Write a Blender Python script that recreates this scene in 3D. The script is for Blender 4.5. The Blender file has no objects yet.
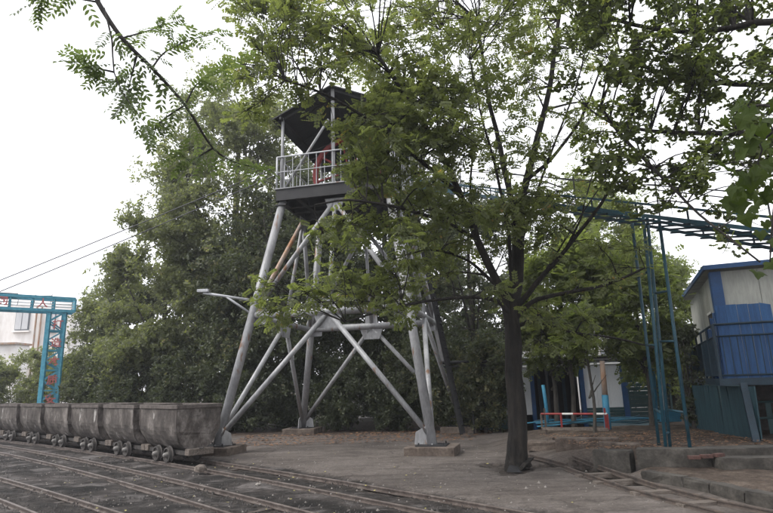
import bpy, math, random
import numpy as np
from mathutils import Vector, Matrix
R = math.radians
random.seed(7)
rng = np.random.default_rng(11)
scene = bpy.context.scene
col = scene.collection

# ------------------------------------------------------------------ camera
F, PITCH, ROLL, H = 560.75, 0.224, -0.029, 1.6
cam = bpy.data.cameras.new('camera'); camo = bpy.data.objects.new('camera', cam); col.objects.link(camo)
cam.sensor_width = 36; cam.lens = F / 773 * 36; cam.clip_start = 0.05; cam.clip_end = 2000
camo.matrix_world = Matrix.Translation((0, 0, H)) @ Matrix.Rotation(math.pi / 2 + PITCH, 4, 'X') @ Matrix.Rotation(ROLL, 4, 'Z')
scene.camera = camo

# ------------------------------------------------------------------ sky and sun
EL, AZ = R(52), R(-112)
world = bpy.data.worlds.new('World'); scene.world = world; world.use_nodes = True
nt = world.node_tree; bg = nt.nodes['Background']
sky = nt.nodes.new('ShaderNodeTexSky'); sky.sky_type = 'NISHITA'; sky.sun_disc = False
sky.sun_elevation = EL; sky.sun_rotation = AZ; sky.air_density = 1.0; sky.dust_density = 6.0
hsv = nt.nodes.new('ShaderNodeHueSaturation'); hsv.inputs['Saturation'].default_value = 0.12
mixw = nt.nodes.new('ShaderNodeMix'); mixw.data_type = 'RGBA'; mixw.inputs[0].default_value = 0.9
nt.links.new(sky.outputs[0], hsv.inputs['Color']); nt.links.new(hsv.outputs[0], mixw.inputs[6])
mixw.inputs[7].default_value = (9.6, 9.7, 10.2, 1)      # even cloud cover veiling the sky
nt.links.new(mixw.outputs[2], bg.inputs['Color']); bg.inputs['Strength'].default_value = 0.1
sl = bpy.data.lights.new('sun', 'SUN'); sl.energy = 1.4; sl.angle = R(22); sl.color = (1, .96, .9)
so = bpy.data.objects.new('sun', sl); col.objects.link(so)
sdir = Vector((math.sin(AZ) * math.cos(EL), math.cos(AZ) * math.cos(EL), math.sin(EL)))
so.rotation_euler = sdir.to_track_quat('Z', 'Y').to_euler(); so.location = (0, 0, 40)
scene.view_settings.view_transform = 'Standard'; scene.view_settings.look = 'None'
scene.view_settings.exposure = 0.95; scene.view_settings.gamma = 1
scene.cycles.volume_bounces = 0

def at(u, v, Y):
    """world point seen at photo pixel (u,v) at distance Y in front of the camera"""
    X, V = u - 386.5, v - 256.5
    c, s = math.cos(-ROLL), math.sin(-ROLL)
    X, V = (X * c - V * s) / F, (X * s + V * c) / F
    d = (X, math.cos(PITCH) + V * math.sin(PITCH), math.sin(PITCH) - V * math.cos(PITCH))
    t = Y / d[1]
    return Vector((d[0] * t, Y, H + d[2] * t))

# ------------------------------------------------------------------ materials
def node_mat(name):
    m = bpy.data.materials.new(name); m.use_nodes = True
    return m, m.node_tree, m.node_tree.nodes['Principled BSDF']

def mat(name, cols, scale=3, rough=.85, bump=.3, metal=0, stretch=(1, 1, 1), fine=40, fineamt=.35, spots=None, coord='Object', bdist=.02):
    """weathered surface: colour ramp over layered noise, fine grain, bump"""
    m, t, b = node_mat(name); N, L = t.nodes, t.links
    tc = N.new('ShaderNodeTexCoord'); mp = N.new('ShaderNodeMapping'); mp.inputs['Scale'].default_value = stretch
    L.new(tc.outputs[coord], mp.inputs[0])
    oi = N.new('ShaderNodeObjectInfo'); va = N.new('ShaderNodeVectorMath'); va.operation = 'MULTIPLY_ADD'
    L.new(oi.outputs['Random'], va.inputs[0]); va.inputs[1].default_value = (17, 31, 23); L.new(mp.outputs[0], va.inputs[2])
    n = N.new('ShaderNodeTexNoise'); n.inputs['Scale'].default_value = scale; n.inputs['Detail'].default_value = 8; n.inputs['Roughness'].default_value = .62
    n2 = N.new('ShaderNodeTexNoise'); n2.inputs['Scale'].default_value = fine; n2.inputs['Detail'].default_value = 4
    L.new(va.outputs[0], n.inputs[0]); L.new(va.outputs[0], n2.inputs[0])
    r = N.new('ShaderNodeValToRGB'); L.new(n.outputs[0], r.inputs[0])
    e = r.color_ramp.elements; k = len(cols)
    while len(e) < k: e.new(.5)
    for i, c in enumerate(cols):
        e[i].position = .3 + .4 * i / (k - 1); e[i].color = (*c, 1)
    mx = N.new('ShaderNodeMix'); mx.data_type = 'RGBA'; mx.blend_type = 'OVERLAY'; mx.inputs[0].default_value = fineamt
    L.new(r.outputs[0], mx.inputs[6]); L.new(n2.outputs[0], mx.inputs[7]); out = mx.outputs[2]
    if spots:
        n3 = N.new('ShaderNodeTexNoise'); n3.inputs['Scale'].default_value = spots[1]; n3.inputs['Detail'].default_value = 6
        L.new(va.outputs[0], n3.inputs[0])
        rr = N.new('ShaderNodeMapRange'); rr.inputs[1].default_value = spots[2]; rr.inputs[2].default_value = spots[2] + .08
        L.new(n3.outputs[0], rr.inputs[0])
        m3 = N.new('ShaderNodeMix'); m3.data_type = 'RGBA'; L.new(rr.outputs[0], m3.inputs[0]); L.new(out, m3.inputs[6]); m3.inputs[7].default_value = (*spots[0], 1)
        out = m3.outputs[2]
    L.new(out, b.inputs['Base Color']); b.inputs['Roughness'].default_value = rough; b.inputs['Metallic'].default_value = metal
    ad = N.new('ShaderNodeMath'); ad.operation = 'MULTIPLY_ADD'; L.new(n2.outputs[0], ad.inputs[0]); ad.inputs[1].default_value = .4; L.new(n.outputs[0], ad.inputs[2])
    bp = N.new('ShaderNodeBump'); bp.inputs['Strength'].default_value = bump; bp.inputs['Distance'].default_value = bdist
    L.new(ad.outputs[0], bp.inputs['Height']); L.new(bp.outputs[0], b.inputs['Normal'])
    return m

def leaf_mat(name, dark, light, yellow=(.2, .19, .03), ya=.06, trans=.35, rough=.5):
    m, t, b = node_mat(name); N, L = t.nodes, t.links
    a = N.new('ShaderNodeAttribute'); a.attribute_name = 'tone'
    r = N.new('ShaderNodeValToRGB'); L.new(a.outputs['Fac'], r.inputs[0]); e = r.color_ramp.elements
    e[0].position = 0; e[0].color = (*dark, 1); e[1].position = 1 - ya; e[1].color = (*light, 1)
    q = e.new(1.0); q.color = (*yellow, 1)
    L.new(r.outputs[0], b.inputs['Base Color']); b.inputs['Roughness'].default_value = rough; b.inputs['Specular IOR Level'].default_value = .35
    tr = N.new('ShaderNodeBsdfTranslucent'); mul = N.new('ShaderNodeMix'); mul.data_type = 'RGBA'; mul.blend_type = 'MULTIPLY'; mul.inputs[0].default_value = 1
    L.new(r.outputs[0], mul.inputs[6]); mul.inputs[7].default_value = (1.5, 1.6, .7, 1); L.new(mul.outputs[2], tr.inputs[0])
    ms = N.new('ShaderNodeMixShader'); ms.inputs[0].default_value = trans
    L.new(b.outputs[0], ms.inputs[1]); L.new(tr.outputs[0], ms.inputs[2]); L.new(ms.outputs[0], N['Material Output'].inputs[0])
    return m

M = {}
M['steel'] = mat('grey_painted_steel', [(.15, .15, .155), (.28, .283, .292), (.36, .362, .37)], 2.5, .5, .15, .1, (1, 1, .3), 30, .35, ((.17, .085, .04), 4.5, .625))
M['rusty'] = mat('rusty_grey_steel', [(.30, .13, .05), (.33, .24, .18), (.33, .34, .36)], 2.2, .6, .15, .1, (1, 1, .5), 30, .3)
M['steel_dk'] = mat('dark_grey_steel', [(.006, .006, .007), (.011, .011, .013), (.022, .021, .022)], 3, .6, .15, .1)
M['rail_lt'] = mat('light_grey_pipe', [(.34, .35, .37), (.5, .51, .53)], 6, .5, .1)
M['cart'] = mat('cement_caked_iron', [(.026, .021, .019), (.078, .067, .060), (.21, .187, .172)], 2.6, .95, .8, 0, (1, 1, .55), 30, .6, ((.36, .34, .32), 4, .65))
M['cart_end'] = mat('cement_crusted_iron', [(.026, .021, .019), (.092, .079, .071), (.22, .197, .182)], 4, .97, 1.0, 0, (1, 1, .7), 22, .6, ((.055, .046, .04), 9, .63), bdist=.04)
M['cart_rim'] = mat('worn_cart_rim', [(.045, .037, .033), (.13, .11, .10)], 7, .9, .5)
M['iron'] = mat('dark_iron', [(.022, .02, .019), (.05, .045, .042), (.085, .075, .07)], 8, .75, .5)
M['hub'] = mat('pale_worn_hub', [(.10, .09, .085), (.24, .23, .215)], 12, .6, .3)
M['timber'] = mat('old_timber', [(.06, .048, .04), (.13, .108, .092), (.20, .17, .145)], 5, .95, .6, 0, (1, 6, 6))
M['rail'] = mat('worn_rail', [(.05, .038, .033), (.10, .08, .07), (.16, .135, .12)], 6, .5, .2, .25)
M['rust_dk'] = mat('dark_rusty_steel', [(.03, .025, .022), (.07, .055, .047), (.10, .075, .06)], 7, .8, .4)
M['blue'] = mat('blue_painted_steel', [(.006, .034, .05), (.009, .055, .082), (.018, .08, .11)], 5, .55, .15, 0, (1, 1, .4), 30, .3, ((.09, .07, .06), 6, .67))
M['blue_dk'] = mat('dark_blue_steel', [(.004, .016, .028), (.006, .025, .043), (.012, .04, .058)], 5, .55, .15)
M['blue_hut'] = mat('bright_blue_trim', [(.008, .045, .13), (.012, .065, .19)], 4, .5, .1)
M['blue_board'] = mat('blue_board', [(.006, .042, .13), (.011, .07, .20), (.022, .10, .25)], 3, .6, .25, 0, (6, 6, .5), 30, .4)
M['teal'] = mat('teal_painted_steel', [(.014, .05, .055), (.025, .075, .08)], 4, .6, .15)
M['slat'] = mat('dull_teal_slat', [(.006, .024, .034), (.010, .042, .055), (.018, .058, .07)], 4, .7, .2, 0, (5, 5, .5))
M['cyan'] = mat('cyan_paint', [(.02, .15, .26), (.035, .22, .34)], 5, .6, .15)
M['gate'] = mat('gate_blue', [(.03, .19, .28), (.055, .27, .37), (.10, .33, .42)], 6, .6, .1)
M['red'] = mat('red_paint', [(.15, .014, .012), (.30, .028, .026)], 5, .55, .15)
M['red_sign'] = mat('red_sign_paint', [(.42, .10, .10), (.5, .15, .14)], 5, .6, .05)
M['white'] = mat('white_paint', [(.5, .5, .49), (.68, .68, .66)], 3, .6, .1)
M['white_wall'] = mat('white_wall_panel', [(.66, .68, .71), (.78, .80, .82), (.82, .83, .84)], 1.2, .7, .1, 0, (1, 1, .3))
M['hut_wall'] = mat('cream_hut_wall', [(.22, .222, .20), (.33, .335, .305), (.39, .395, .36)], 1.8, .75, .15, 0, (1.5, 1.5, .25), 18, .3)
M['plaster'] = mat('pale_plaster', [(.66, .62, .59), (.80, .78, .76), (.84, .83, .82)], .5, .9, .1, 0, (1, 1, .4), 4, .3)
M['glass'] = mat('dull_window_glass', [(.10, .12, .14), (.2, .22, .24)], 1, .15, .02)
M['curtain'] = mat('pale_curtain', [(.45, .46, .48), (.62, .63, .65)], 6, .9, .1, 0, (6, 6, .2))
M['concrete'] = mat('stained_concrete', [(.022, .020, .017), (.048, .043, .037), (.09, .082, .071)], 3.5, .95, .7, 0, (1, 1, 1), 26, .5, ((.05, .045, .04), 5, .62))
M['pad'] = mat('pad_concrete', [(.05, .037, .030), (.10, .078, .064), (.16, .13, .108)], 5, .95, .7, 0, (1, 1, 1), 26, .5)
M['brick'] = mat('red_brick', [(.05, .028, .024), (.11, .052, .042)], 10, .9, .4)
M['bark'] = mat('dark_bark', [(.005, .0045, .004), (.013, .0105, .0085), (.032, .026, .021)], 7, .95, 1.0, 0, (1, 1, .25), 30, .6, bdist=.05)
M['bark2'] = mat('grey_bark', [(.02, .018, .015), (.05, .045, .038), (.085, .078, .068)], 8, .95, .8, 0, (1, 1, .3), 30, .5)
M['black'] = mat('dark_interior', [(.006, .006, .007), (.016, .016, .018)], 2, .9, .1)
M['tarp'] = mat('blue_tarp', [(.03, .08, .10), (.07, .12, .14)], 6, .6, .3)
M['wire'] = mat('cable', [(.03, .03, .035), (.06, .06, .07)], 5, .6, .1)
M['stone'] = mat('pale_stone', [(.1, .09, .08), (.24, .22, .2)], 14, .9, .5)
M['roof_under'] = mat('dark_sheet_roof', [(.007, .008, .011), (.014, .016, .021)], 2, .6, .2, .2, (1, 8, 1))
L_MAIN = leaf_mat('main_tree_leaf', (.09, .108, .052), (.195, .215, .115), (.32, .22, .10), trans=.6)
L_RIGHT = leaf_mat('right_tree_leaf', (.085, .105, .05), (.19, .215, .11), (.26, .25, .10), trans=.72)
L_BROAD = leaf_mat('broad_leaf', (.022, .036, .009), (.055, .078, .016), (.16, .17, .02), trans=.45, rough=.9)
L_NEAR = leaf_mat('overhang_leaf', (.06, .085, .045), (.13, .165, .085), (.2, .2, .09), trans=.5)
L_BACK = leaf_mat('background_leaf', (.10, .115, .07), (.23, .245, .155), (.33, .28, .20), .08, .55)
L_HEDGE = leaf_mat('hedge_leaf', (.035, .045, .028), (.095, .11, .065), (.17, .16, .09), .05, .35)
L_PALE = leaf_mat('pale_tree_leaf', (.11, .135, .06), (.24, .27, .125), (.36, .33, .16), .08, .6)

# ------------------------------------------------------------------ mesh builder
class MB:
    def __init__(s): s.v = []; s.f = []
    def add(s, vs, fs):
        o = len(s.v); s.v += [tuple(p) for p in vs]; s.f += [tuple(i + o for i in q) for q in fs]; return s
    def box(s, c, size, rot=None, taper=None):
        x, y, z = (k / 2 for k in size); vs = []
        for sx, sy, sz in ((-1,-1,-1),(1,-1,-1),(1,1,-1),(-1,1,-1),(-1,-1,1),(1,-1,1),(1,1,1),(-1,1,1)):
            p = Vector((sx * x, sy * y, sz * z))
            if rot is not None: p = rot @ p
            vs.append(p + Vector(c))
        return s.add(vs, [(0,3,2,1),(4,5,6,7),(0,1,5,4),(1,2,6,5),(2,3,7,6),(3,0,4,7)])
    def bar(s, a, b, w, h, up=(0, 0, 1)):
        a, b = Vector(a), Vector(b); d = (b - a).normalized(); u = Vector(up)
        if abs(d.dot(u)) > .98: u = Vector((1, 0, 0))
        r = d.cross(u).normalized(); u = r.cross(d); vs = []
        for p in (a, b):
            for i, j in ((-1,-1),(1,-1),(1,1),(-1,1)): vs.append(p + r * (i * w / 2) + u * (j * h / 2))
        return s.add(vs, [(0,3,2,1),(4,5,6,7),(0,1,5,4),(1,2,6,5),(2,3,7,6),(3,0,4,7)])
    def tube(s, pts, rad, n=8, cap=True):
        pts = [Vector(p) for p in pts]; rad = rad if hasattr(rad, '__len__') else [rad] * len(pts)
        o = len(s.v); r = None
        for i, p in enumerate(pts):
            d = (pts[min(i + 1, len(pts) - 1)] - pts[max(i - 1, 0)]).normalized()
            if r is None:
                u = Vector((0, 0, 1)) if abs(d.z) < .9 else Vector((1, 0, 0)); r = d.cross(u).normalized()
            else: r = (r - d * r.dot(d)).normalized()
            q = d.cross(r)
            for k in range(n):
                a = 2 * math.pi * k / n; s.v.append(tuple(p + (r * math.cos(a) + q * math.sin(a)) * rad[i]))
        for i in range(len(pts) - 1):
            for k in range(n):
                a, b = o + i * n + k, o + i * n + (k + 1) % n; s.f.append((a, b, b + n, a + n))
        if cap:
            s.f.append(tuple(o + k for k in range(n))[::-1]); e = o + (len(pts) - 1) * n; s.f.append(tuple(e + k for k in range(n)))
        return s
    def lathe(s, prof, M4, n=20):
        """profile (radius, along) revolved about local Y"""
        o = len(s.v)
        for r_, y in prof:
            for k in range(n):
                a = 2 * math.pi * k / n; s.v.append(tuple(M4 @ Vector((r_ * math.cos(a), y, r_ * math.sin(a)))))
        for i in range(len(prof) - 1):
            for k in range(n):
                a, b = o + i * n + k, o + i * n + (k + 1) % n; s.f.append((a, b, b + n, a + n))
        return s
    def poly(s, pts, off):
        n = len(pts); a = [Vector(p) for p in pts]; off = Vector(off)
        return s.add(a + [p + off for p in a], [tuple(range(n))[::-1], tuple(range(n, 2 * n))] + [(i, (i + 1) % n, (i + 1) % n + n, i + n) for i in range(n)])
    def build(s, name, m, parent=None, smooth=False, kind=None, label=None, bevel=0, local=False):
        me = bpy.data.meshes.new(name)
        off = Vector((0, 0, 0))
        if parent is not None and not local:
            p = parent
            while p is not None: off += Vector(p.location); p = p.parent
        me.from_pydata([tuple(Vector(v) - off) for v in s.v], [], s.f); me.materials.append(m)
        if smooth: me.polygons.foreach_set('use_smooth', [True] * len(me.polygons))
        o = bpy.data.objects.new(name, me); col.objects.link(o)
        if parent is not None: o.parent = parent
        if kind: o['kind'] = kind
        if label: o['label'] = label
        if bevel:
            b = o.modifiers.new('bevel', 'BEVEL'); b.width = bevel; b.segments = 2; b.limit_method = 'ANGLE'
        return o

def thing(name, label, cat, loc=(0, 0, 0), group=None):
    o = bpy.data.objects.new(name, None); col.objects.link(o); o.location = loc; o.empty_display_size = .2
    return tag(o, label, cat, group)
def tag(o, label, cat, group=None):
    o['label'] = label; o['category'] = cat
    if group: o['group'] = group
    return o
def copy_tree(o, parent=None):
    c = o.copy(); col.objects.link(c)
    if parent is not None: c.parent = parent
    for ch in list(o.children): copy_tree(ch, c)
    return c
def rot2(v, a):
    return Vector((v[0] * math.cos(a) - v[1] * math.sin(a), v[0] * math.sin(a) + v[1] * math.cos(a), v[2]))

# ------------------------------------------------------------------ value noise for terrain
def vnoise(x, y, seed=0):
    g = np.random.default_rng(seed).random((256, 256))
    xi = np.floor(x).astype(int); yi = np.floor(y).astype(int); fx = x - xi; fy = y - yi
    fx = fx * fx * (3 - 2 * fx); fy = fy * fy * (3 - 2 * fy)
    a = g[xi % 256, yi % 256]; b = g[(xi + 1) % 256, yi % 256]; c = g[xi % 256, (yi + 1) % 256]; d = g[(xi + 1) % 256, (yi + 1) % 256]
    return a * (1 - fx) * (1 - fy) + b * fx * (1 - fy) + c * (1 - fx) * fy + d * fx * fy
def fbm(x, y, seed, o=4):
    s = 0; a = .5
    for i in range(o): s = s + a * vnoise(x * 2 ** i, y * 2 ** i, seed + i); a *= .5
    return s

def track_x(kind, y):
    c = dict(cart=(-.0121, -.7257, 6.6962), mid=(-.0102, -.7537, 5.3868), near=(-.0104, -.9141, 4.3835))[kind]
    return c[0] * y * y + c[1] * y + c[2]

# ------------------------------------------------------------------ ground
gm = MB(); gm.add([(-600, -300, -.12), (600, -300, -.12), (600, 900, -.12), (-600, 900, -.12)], [(0, 1, 2, 3)])
M['soil'] = mat('dark_soil', [(.045, .037, .03), (.09, .075, .06)], .8, .98, .4, 0, (1, 1, 1), 12, .4)
g = gm.build('ground', M['soil'], kind='structure')

def yard():
    xs = np.arange(-27, 13.01, .075); ys = np.concatenate([np.arange(-4, 5.5, .3), np.arange(5.5, 19, .075), np.arange(19, 27, .16)])
    X, Y = np.meshgrid(xs, ys); sh = X.shape
    slope = -.0242 * Y - .7257
    dn = (X - (-.0121 * Y * Y - .7257 * Y + 6.6962)) / np.sqrt(1 + slope ** 2)     # distance to the right of the cart track's near rail
    wob = (fbm(X * .8, Y * .8, 5) - .47) * .5 + (fbm(X * 5, Y * 5, 25) - .47) * .14
    conc = np.clip((dn - 1.0 - wob) / .05, 0, 1)
    # broken apron by the right-hand track
    Z = .02 * (fbm(X * 3, Y * 3, 40) - .5) + .03 * (fbm(X * .5, Y * .5, 60) - .5) * 2
    coal = .075 * (fbm(X * 2.2, Y * 2.2, 80, 5) - .47) + .02 * (fbm(X * 9, Y * 9, 90) - .47)
    Z = Z * .35 * conc + (1 - conc) * (coal - .035) + conc * .012
    # faint trampled hollows / pit round the tree
    dt = np.hypot(X - 2.33, (Y - 11.13)); ang = np.arctan2(Y - 11.13, X - 2.33)
    pit = np.clip((.62 + .22 * np.sin(ang * 3 + 1) + (fbm(X * 4, Y * 4, 33) - .47) * .5 - dt) / .06, 0, 1)
    Z -= pit * .045
    # right terrace of brown soil
    def edge(px, py, dx, dy): return (X - px) * dy - (Y - py) * dx
    wv = (fbm(X * 1.5, Y * 1.5, 71) - .47) * .5
    behind = np.clip(((Y - 10.05) - (X - 4.2) * -.04) / .1, 0, 1)
    terr = np.clip((X - 4.3 + wv + (Y - 10) * .05) / .4, 0, 1) * behind
    ramp = np.clip((X - 2.9 - wv + (Y - 11.5) * .1) / 1.5, 0, 1) * np.clip((Y - 11.2 + wv) / .5, 0, 1)
    tz = np.maximum(terr, ramp * .9) * np.clip((18.5 - Y) / 3, 0, 1)
    Z += tz * (.34 + .05 * (fbm(X * 3, Y * 3, 101) - .47))
    # lower bank between curb and slab
    mid = np.clip((X - 4.35 - (8.6 - Y) * .35) / .25, 0, 1) * np.clip((10.0 - Y) / .1, 0, 1)
    Z += mid * (.12 + .05 * (fbm(X * 3, Y * 3, 120) - .47))
    soil = np.maximum(tz, mid * .9)
    litter = np.clip((Y + .18 * X - 18.6 + wv * 2) / 1.0, 0, 1) * np.clip((20 - X) / 2, 0, 1)
    pitm = pit
    # trench under the broken right-hand rails
    tr = np.clip((.30 - np.abs(X - (3.55 + (10.0 - Y) * .06) + wv * .3)) / .08, 0, 1) * np.clip((11.6 - Y) / .2, 0, 1) * np.clip((Y - 9.0) / .2, 0, 1)
    Z -= tr * .14 
    rail_dark = np.zeros_like(X)  # ground colour darkens in uneven bands along each rail
    for kd, c3, sd in (('cart', (-.0121, -.7257, 6.6962), 1), ('mid', (-.0102, -.7537, 5.3868), -1), ('near', (-.0104, -.9141, 4.3835), -1)):
        sl3 = 2 * c3[0] * Y + c3[1]; d3 = (X - (c3[0] * Y * Y + c3[1] * Y + c3[2])) / np.sqrt(1 + sl3 ** 2)
        for off3 in (0, .72 * sd):
            e3 = np.abs(d3 - off3 - .09 * (1 if off3 == (0 if sd > 0 else -.72) else -1)); g3 = np.clip((.10 - e3) / .05, 0, 1); Z -= g3 * .022; rail_dark = np.maximum(rail_dark, np.clip((.24 - e3) / .16, 0, 1) * (.35 + .9 * fbm(X * 2.5, Y * 2.5, 140)))
    edgef = np.minimum.reduce([np.clip((X + 27) / 1, 0, 1), np.clip((13 - X) / 1, 0, 1), np.clip((27 - Y) / 1, 0, 1), np.clip((Y + 4) / 1, 0, 1)])
    Z = Z * edgef - .1 * (1 - edgef)
    V = np.stack([X, Y, Z], -1).reshape(-1, 3); ny, nx = sh
    idx = np.arange(ny * nx).reshape(ny, nx)
    Q = np.stack([idx[:-1, :-1], idx[:-1, 1:], idx[1:, 1:], idx[1:, :-1]], -1).reshape(-1, 4)
    me = bpy.data.meshes.new('yard_ground'); me.vertices.add(len(V)); me.vertices.foreach_set('co', V.ravel())
    me.loops.add(Q.size); me.loops.foreach_set('vertex_index', Q.ravel()); me.polygons.add(len(Q))
    me.polygons.foreach_set('loop_start', np.arange(0, Q.size, 4)); me.polygons.foreach_set('use_smooth', np.ones(len(Q), bool)); me.update()
    for nm, A in (('conc', conc), ('soil', soil), ('litter', litter), ('pit', np.maximum(pitm, tr)), ('oil', np.clip(rail_dark, 0, .85))):
        at_ = me.attributes.new(nm, 'FLOAT', 'POINT'); at_.data.foreach_set('value', A.ravel().astype(np.float32))
    o = bpy.data.objects.new('yard_ground', me); col.objects.link(o); o['kind'] = 'structure'
    m, t, b = node_mat('yard_surface'); N, L = t.nodes, t.links
    tc = N.new('ShaderNodeTexCoord')
    def noise(sc, det=8, ro=.62, stretch=(1, 1, 1), rz=0):
        mp = N.new('ShaderNodeMapping'); mp.inputs['Scale'].default_value = stretch; mp.inputs['Rotation'].default_value = (0, 0, rz)
        L.new(tc.outputs['Object'], mp.inputs[0])
        n = N.new('ShaderNodeTexNoise'); n.inputs['Scale'].default_value = sc; n.inputs['Detail'].default_value = det; n.inputs['Roughness'].default_value = ro
        L.new(mp.outputs[0], n.inputs[0]); return n.outputs[0]
    def ramp(src, stops):
        r = N.new('ShaderNodeValToRGB'); L.new(src, r.inputs[0]); e = r.color_ramp.elements
        while len(e) < len(stops): e.new(.5)
        for i, (p, c) in enumerate(stops): e[i].position = p; e[i].color = (*c, 1)
        return r.outputs[0]
    def mixc(f, a, c, bt='MIX'):
        x = N.new('ShaderNodeMix'); x.data_type = 'RGBA'; x.blend_type = bt
        if isinstance(f, float): x.inputs[0].default_value = f
        else: L.new(f, x.inputs[0])
        L.new(a, x.inputs[6]); L.new(c, x.inputs[7]); return x.outputs[2]
    def attr(n):
        a = N.new('ShaderNodeAttribute'); a.attribute_name = n; return a.outputs['Fac']
    nb = noise(.55, 9, .66, (1, 1, 1)); ns = noise(1.5, 9, .72, (.7, 1.3, 1), R(-43)); nf = noise(28, 5); nv = noise(9, 6)
    coalc = mixc(.5, ramp(nb, [(.42, (.005, .0045, .0042)), (.51, (.022, .019, .017)), (.58, (.07, .060, .056)), (.65, (.21, .195, .19))]),
                 ramp(ns, [(.44, (.006, .0055, .005)), (.52, (.034, .029, .027)), (.62, (.17, .155, .15))]))
    concc = mixc(.5, ramp(nb, [(.34, (.056, .047, .042)), (.5, (.105, .090, .081)), (.66, (.155, .136, .125))]),
                 ramp(noise(1.6, 9, .7, (.5, 1.7, 1), R(12)), [(.36, (.040, .034, .031)), (.5, (.105, .090, .081)), (.66, (.165, .145, .133))]))
    # hairline cracks in the apron
    vo = N.new('ShaderNodeTexVoronoi'); vo.feature = 'DISTANCE_TO_EDGE'; vo.inputs['Scale'].default_value = .42
    mpv = N.new('ShaderNodeVectorMath'); mpv.operation = 'MULTIPLY_ADD'
    nw = N.new('ShaderNodeTexNoise'); nw.inputs['Scale'].default_value = 2.2; nw.inputs['Detail'].default_value = 5; L.new(tc.outputs['Object'], nw.inputs[0])
    L.new(nw.outputs['Color'], mpv.inputs[0]); mpv.inputs[1].default_value = (.9, .9, 0); L.new(tc.outputs['Object'], mpv.inputs[2]); L.new(mpv.outputs[0], vo.inputs['Vector'])
    cr = N.new('ShaderNodeMapRange'); cr.inputs[1].default_value = 0; cr.inputs[2].default_value = .012; cr.inputs[3].default_value = .55; cr.inputs[4].default_value = 0; L.new(vo.outputs['Distance'], cr.inputs[0])
    dk = N.new('ShaderNodeRGB'); dk.outputs[0].default_value = (.04, .034, .03, 1)
    concc = mixc(cr.outputs[0], concc, dk.outputs[0])
    c = mixc(attr('conc'), coalc, concc)
    soilc = ramp(noise(3.5, 9, .7), [(.35, (.030, .021, .016)), (.5, (.068, .050, .038)), (.65, (.12, .094, .074))])
    c = mixc(attr('soil'), c, soilc)
    lit = ramp(noise(6, 8, .7), [(.38, (.02, .016, .013)), (.52, (.055, .040, .031)), (.62, (.105, .07, .05))])
    c = mixc(attr('litter'), c, lit)
    oc = ramp(nv, [(.4, (.012, .010, .009)), (.62, (.05, .043, .038))]); c = mixc(attr('oil'), c, oc)
    pc = ramp(nv, [(.4, (.025, .021, .018)), (.6, (.07, .058, .05))])
    c = mixc(attr('pit'), c, pc)
    fg = ramp(nf, [(.32, (.32, .32, .32)), (.68, (.70, .70, .70))]); c = mixc(.55, c, fg, 'OVERLAY')
    fg2 = ramp(nv, [(.32, (.36, .36, .36)), (.68, (.64, .64, .64))]); c = mixc(.6, c, fg2, 'OVERLAY')
    L.new(c, b.inputs['Base Color']); b.inputs['Roughness'].default_value = .93; b.inputs['Specular IOR Level'].default_value = .25
    ad = N.new('ShaderNodeMath'); ad.operation = 'ADD'; L.new(nf, ad.inputs[0]); L.new(nv, ad.inputs[1])
    bp = N.new('ShaderNodeBump'); bp.inputs['Strength'].default_value = .9; bp.inputs['Distance'].default_value = .02
    L.new(ad.outputs[0], bp.inputs['Height']); L.new(bp.outputs[0], b.inputs['Normal']); me.materials.append(m)
    return o
yard()

# ------------------------------------------------------------------ rails
def sweep_rail(pts, name, m, parent, hgt=.075, z0=-.045, label=None):
    prof = [(-.035, 0), (.035, 0), (.035, .012), (.008, .022), (.008, hgt - .028), (.018, hgt - .022), (.018, hgt - .006), (.012, hgt), (-.012, hgt), (-.018, hgt - .006), (-.018, hgt - .022), (-.008, hgt - .028), (-.008, .022), (-.035, .012)]
    b = MB(); n = len(prof); pts = [Vector(p) for p in pts]
    for i, p in enumerate(pts):
        d = (pts[min(i + 1, len(pts) - 1)] - pts[max(i - 1, 0)]).normalized(); r = d.cross(Vector((0, 0, 1))).normalized(); u = r.cross(d)
        for a, h in prof: b.v.append(tuple(p + r * a + u * (h + z0)))
    for i in range(len(pts) - 1):
        for k in range(n): b.f.append((i * n + k, i * n + (k + 1) % n, (i + 1) * n + (k + 1) % n, (i + 1) * n + k))
    b.f.append(tuple(range(n))); b.f.append(tuple((len(pts) - 1) * n + k for k in range(n))[::-1])
    return b.build(name, m, parent, label=label)

def track(kind, side, y0, y1, label):
    ys = np.arange(y0, y1, .5); P = [Vector((track_x(kind, y), y, 0)) for y in ys]
    Q = []
    for i, p in enumerate(P):
        d = (P[min(i + 1, len(P) - 1)] - P[max(i - 1, 0)]).normalized(); Q.append(p + Vector((d.y, -d.x, 0)) * .72 * side)
    t = thing('rail_track', label, 'rail track', P[6], 'narrow gauge tracks crossing the yard')
    sweep_rail(P, 'rail', M['rail'], t); sweep_rail(Q, 'rail', M['rail'], t)
    for i in range(0, len(P), 1):
        if random.random() < .8:
            a, b_ = P[i], Q[i]; e = (b_ - a) * .25; off = Vector((random.uniform(-.1, .1), random.uniform(-.1, .1), -.088 + random.uniform(-.01, .012)))
            MB().bar(a - e + off, b_ + e + off, .13, .06).build('sleeper', M['rust_dk'], t)
    return P, Q
cartP, cartQ = track('cart', 1, -2, 36, 'narrow gauge track that the row of mine carts stands on, next to the tower foot')
track('mid', -1, -3, 36, 'empty narrow gauge track just in front of the mine cart row')
track('near', -1, -3, 22, 'empty narrow gauge track at the near left corner, closest to the viewer')

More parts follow.
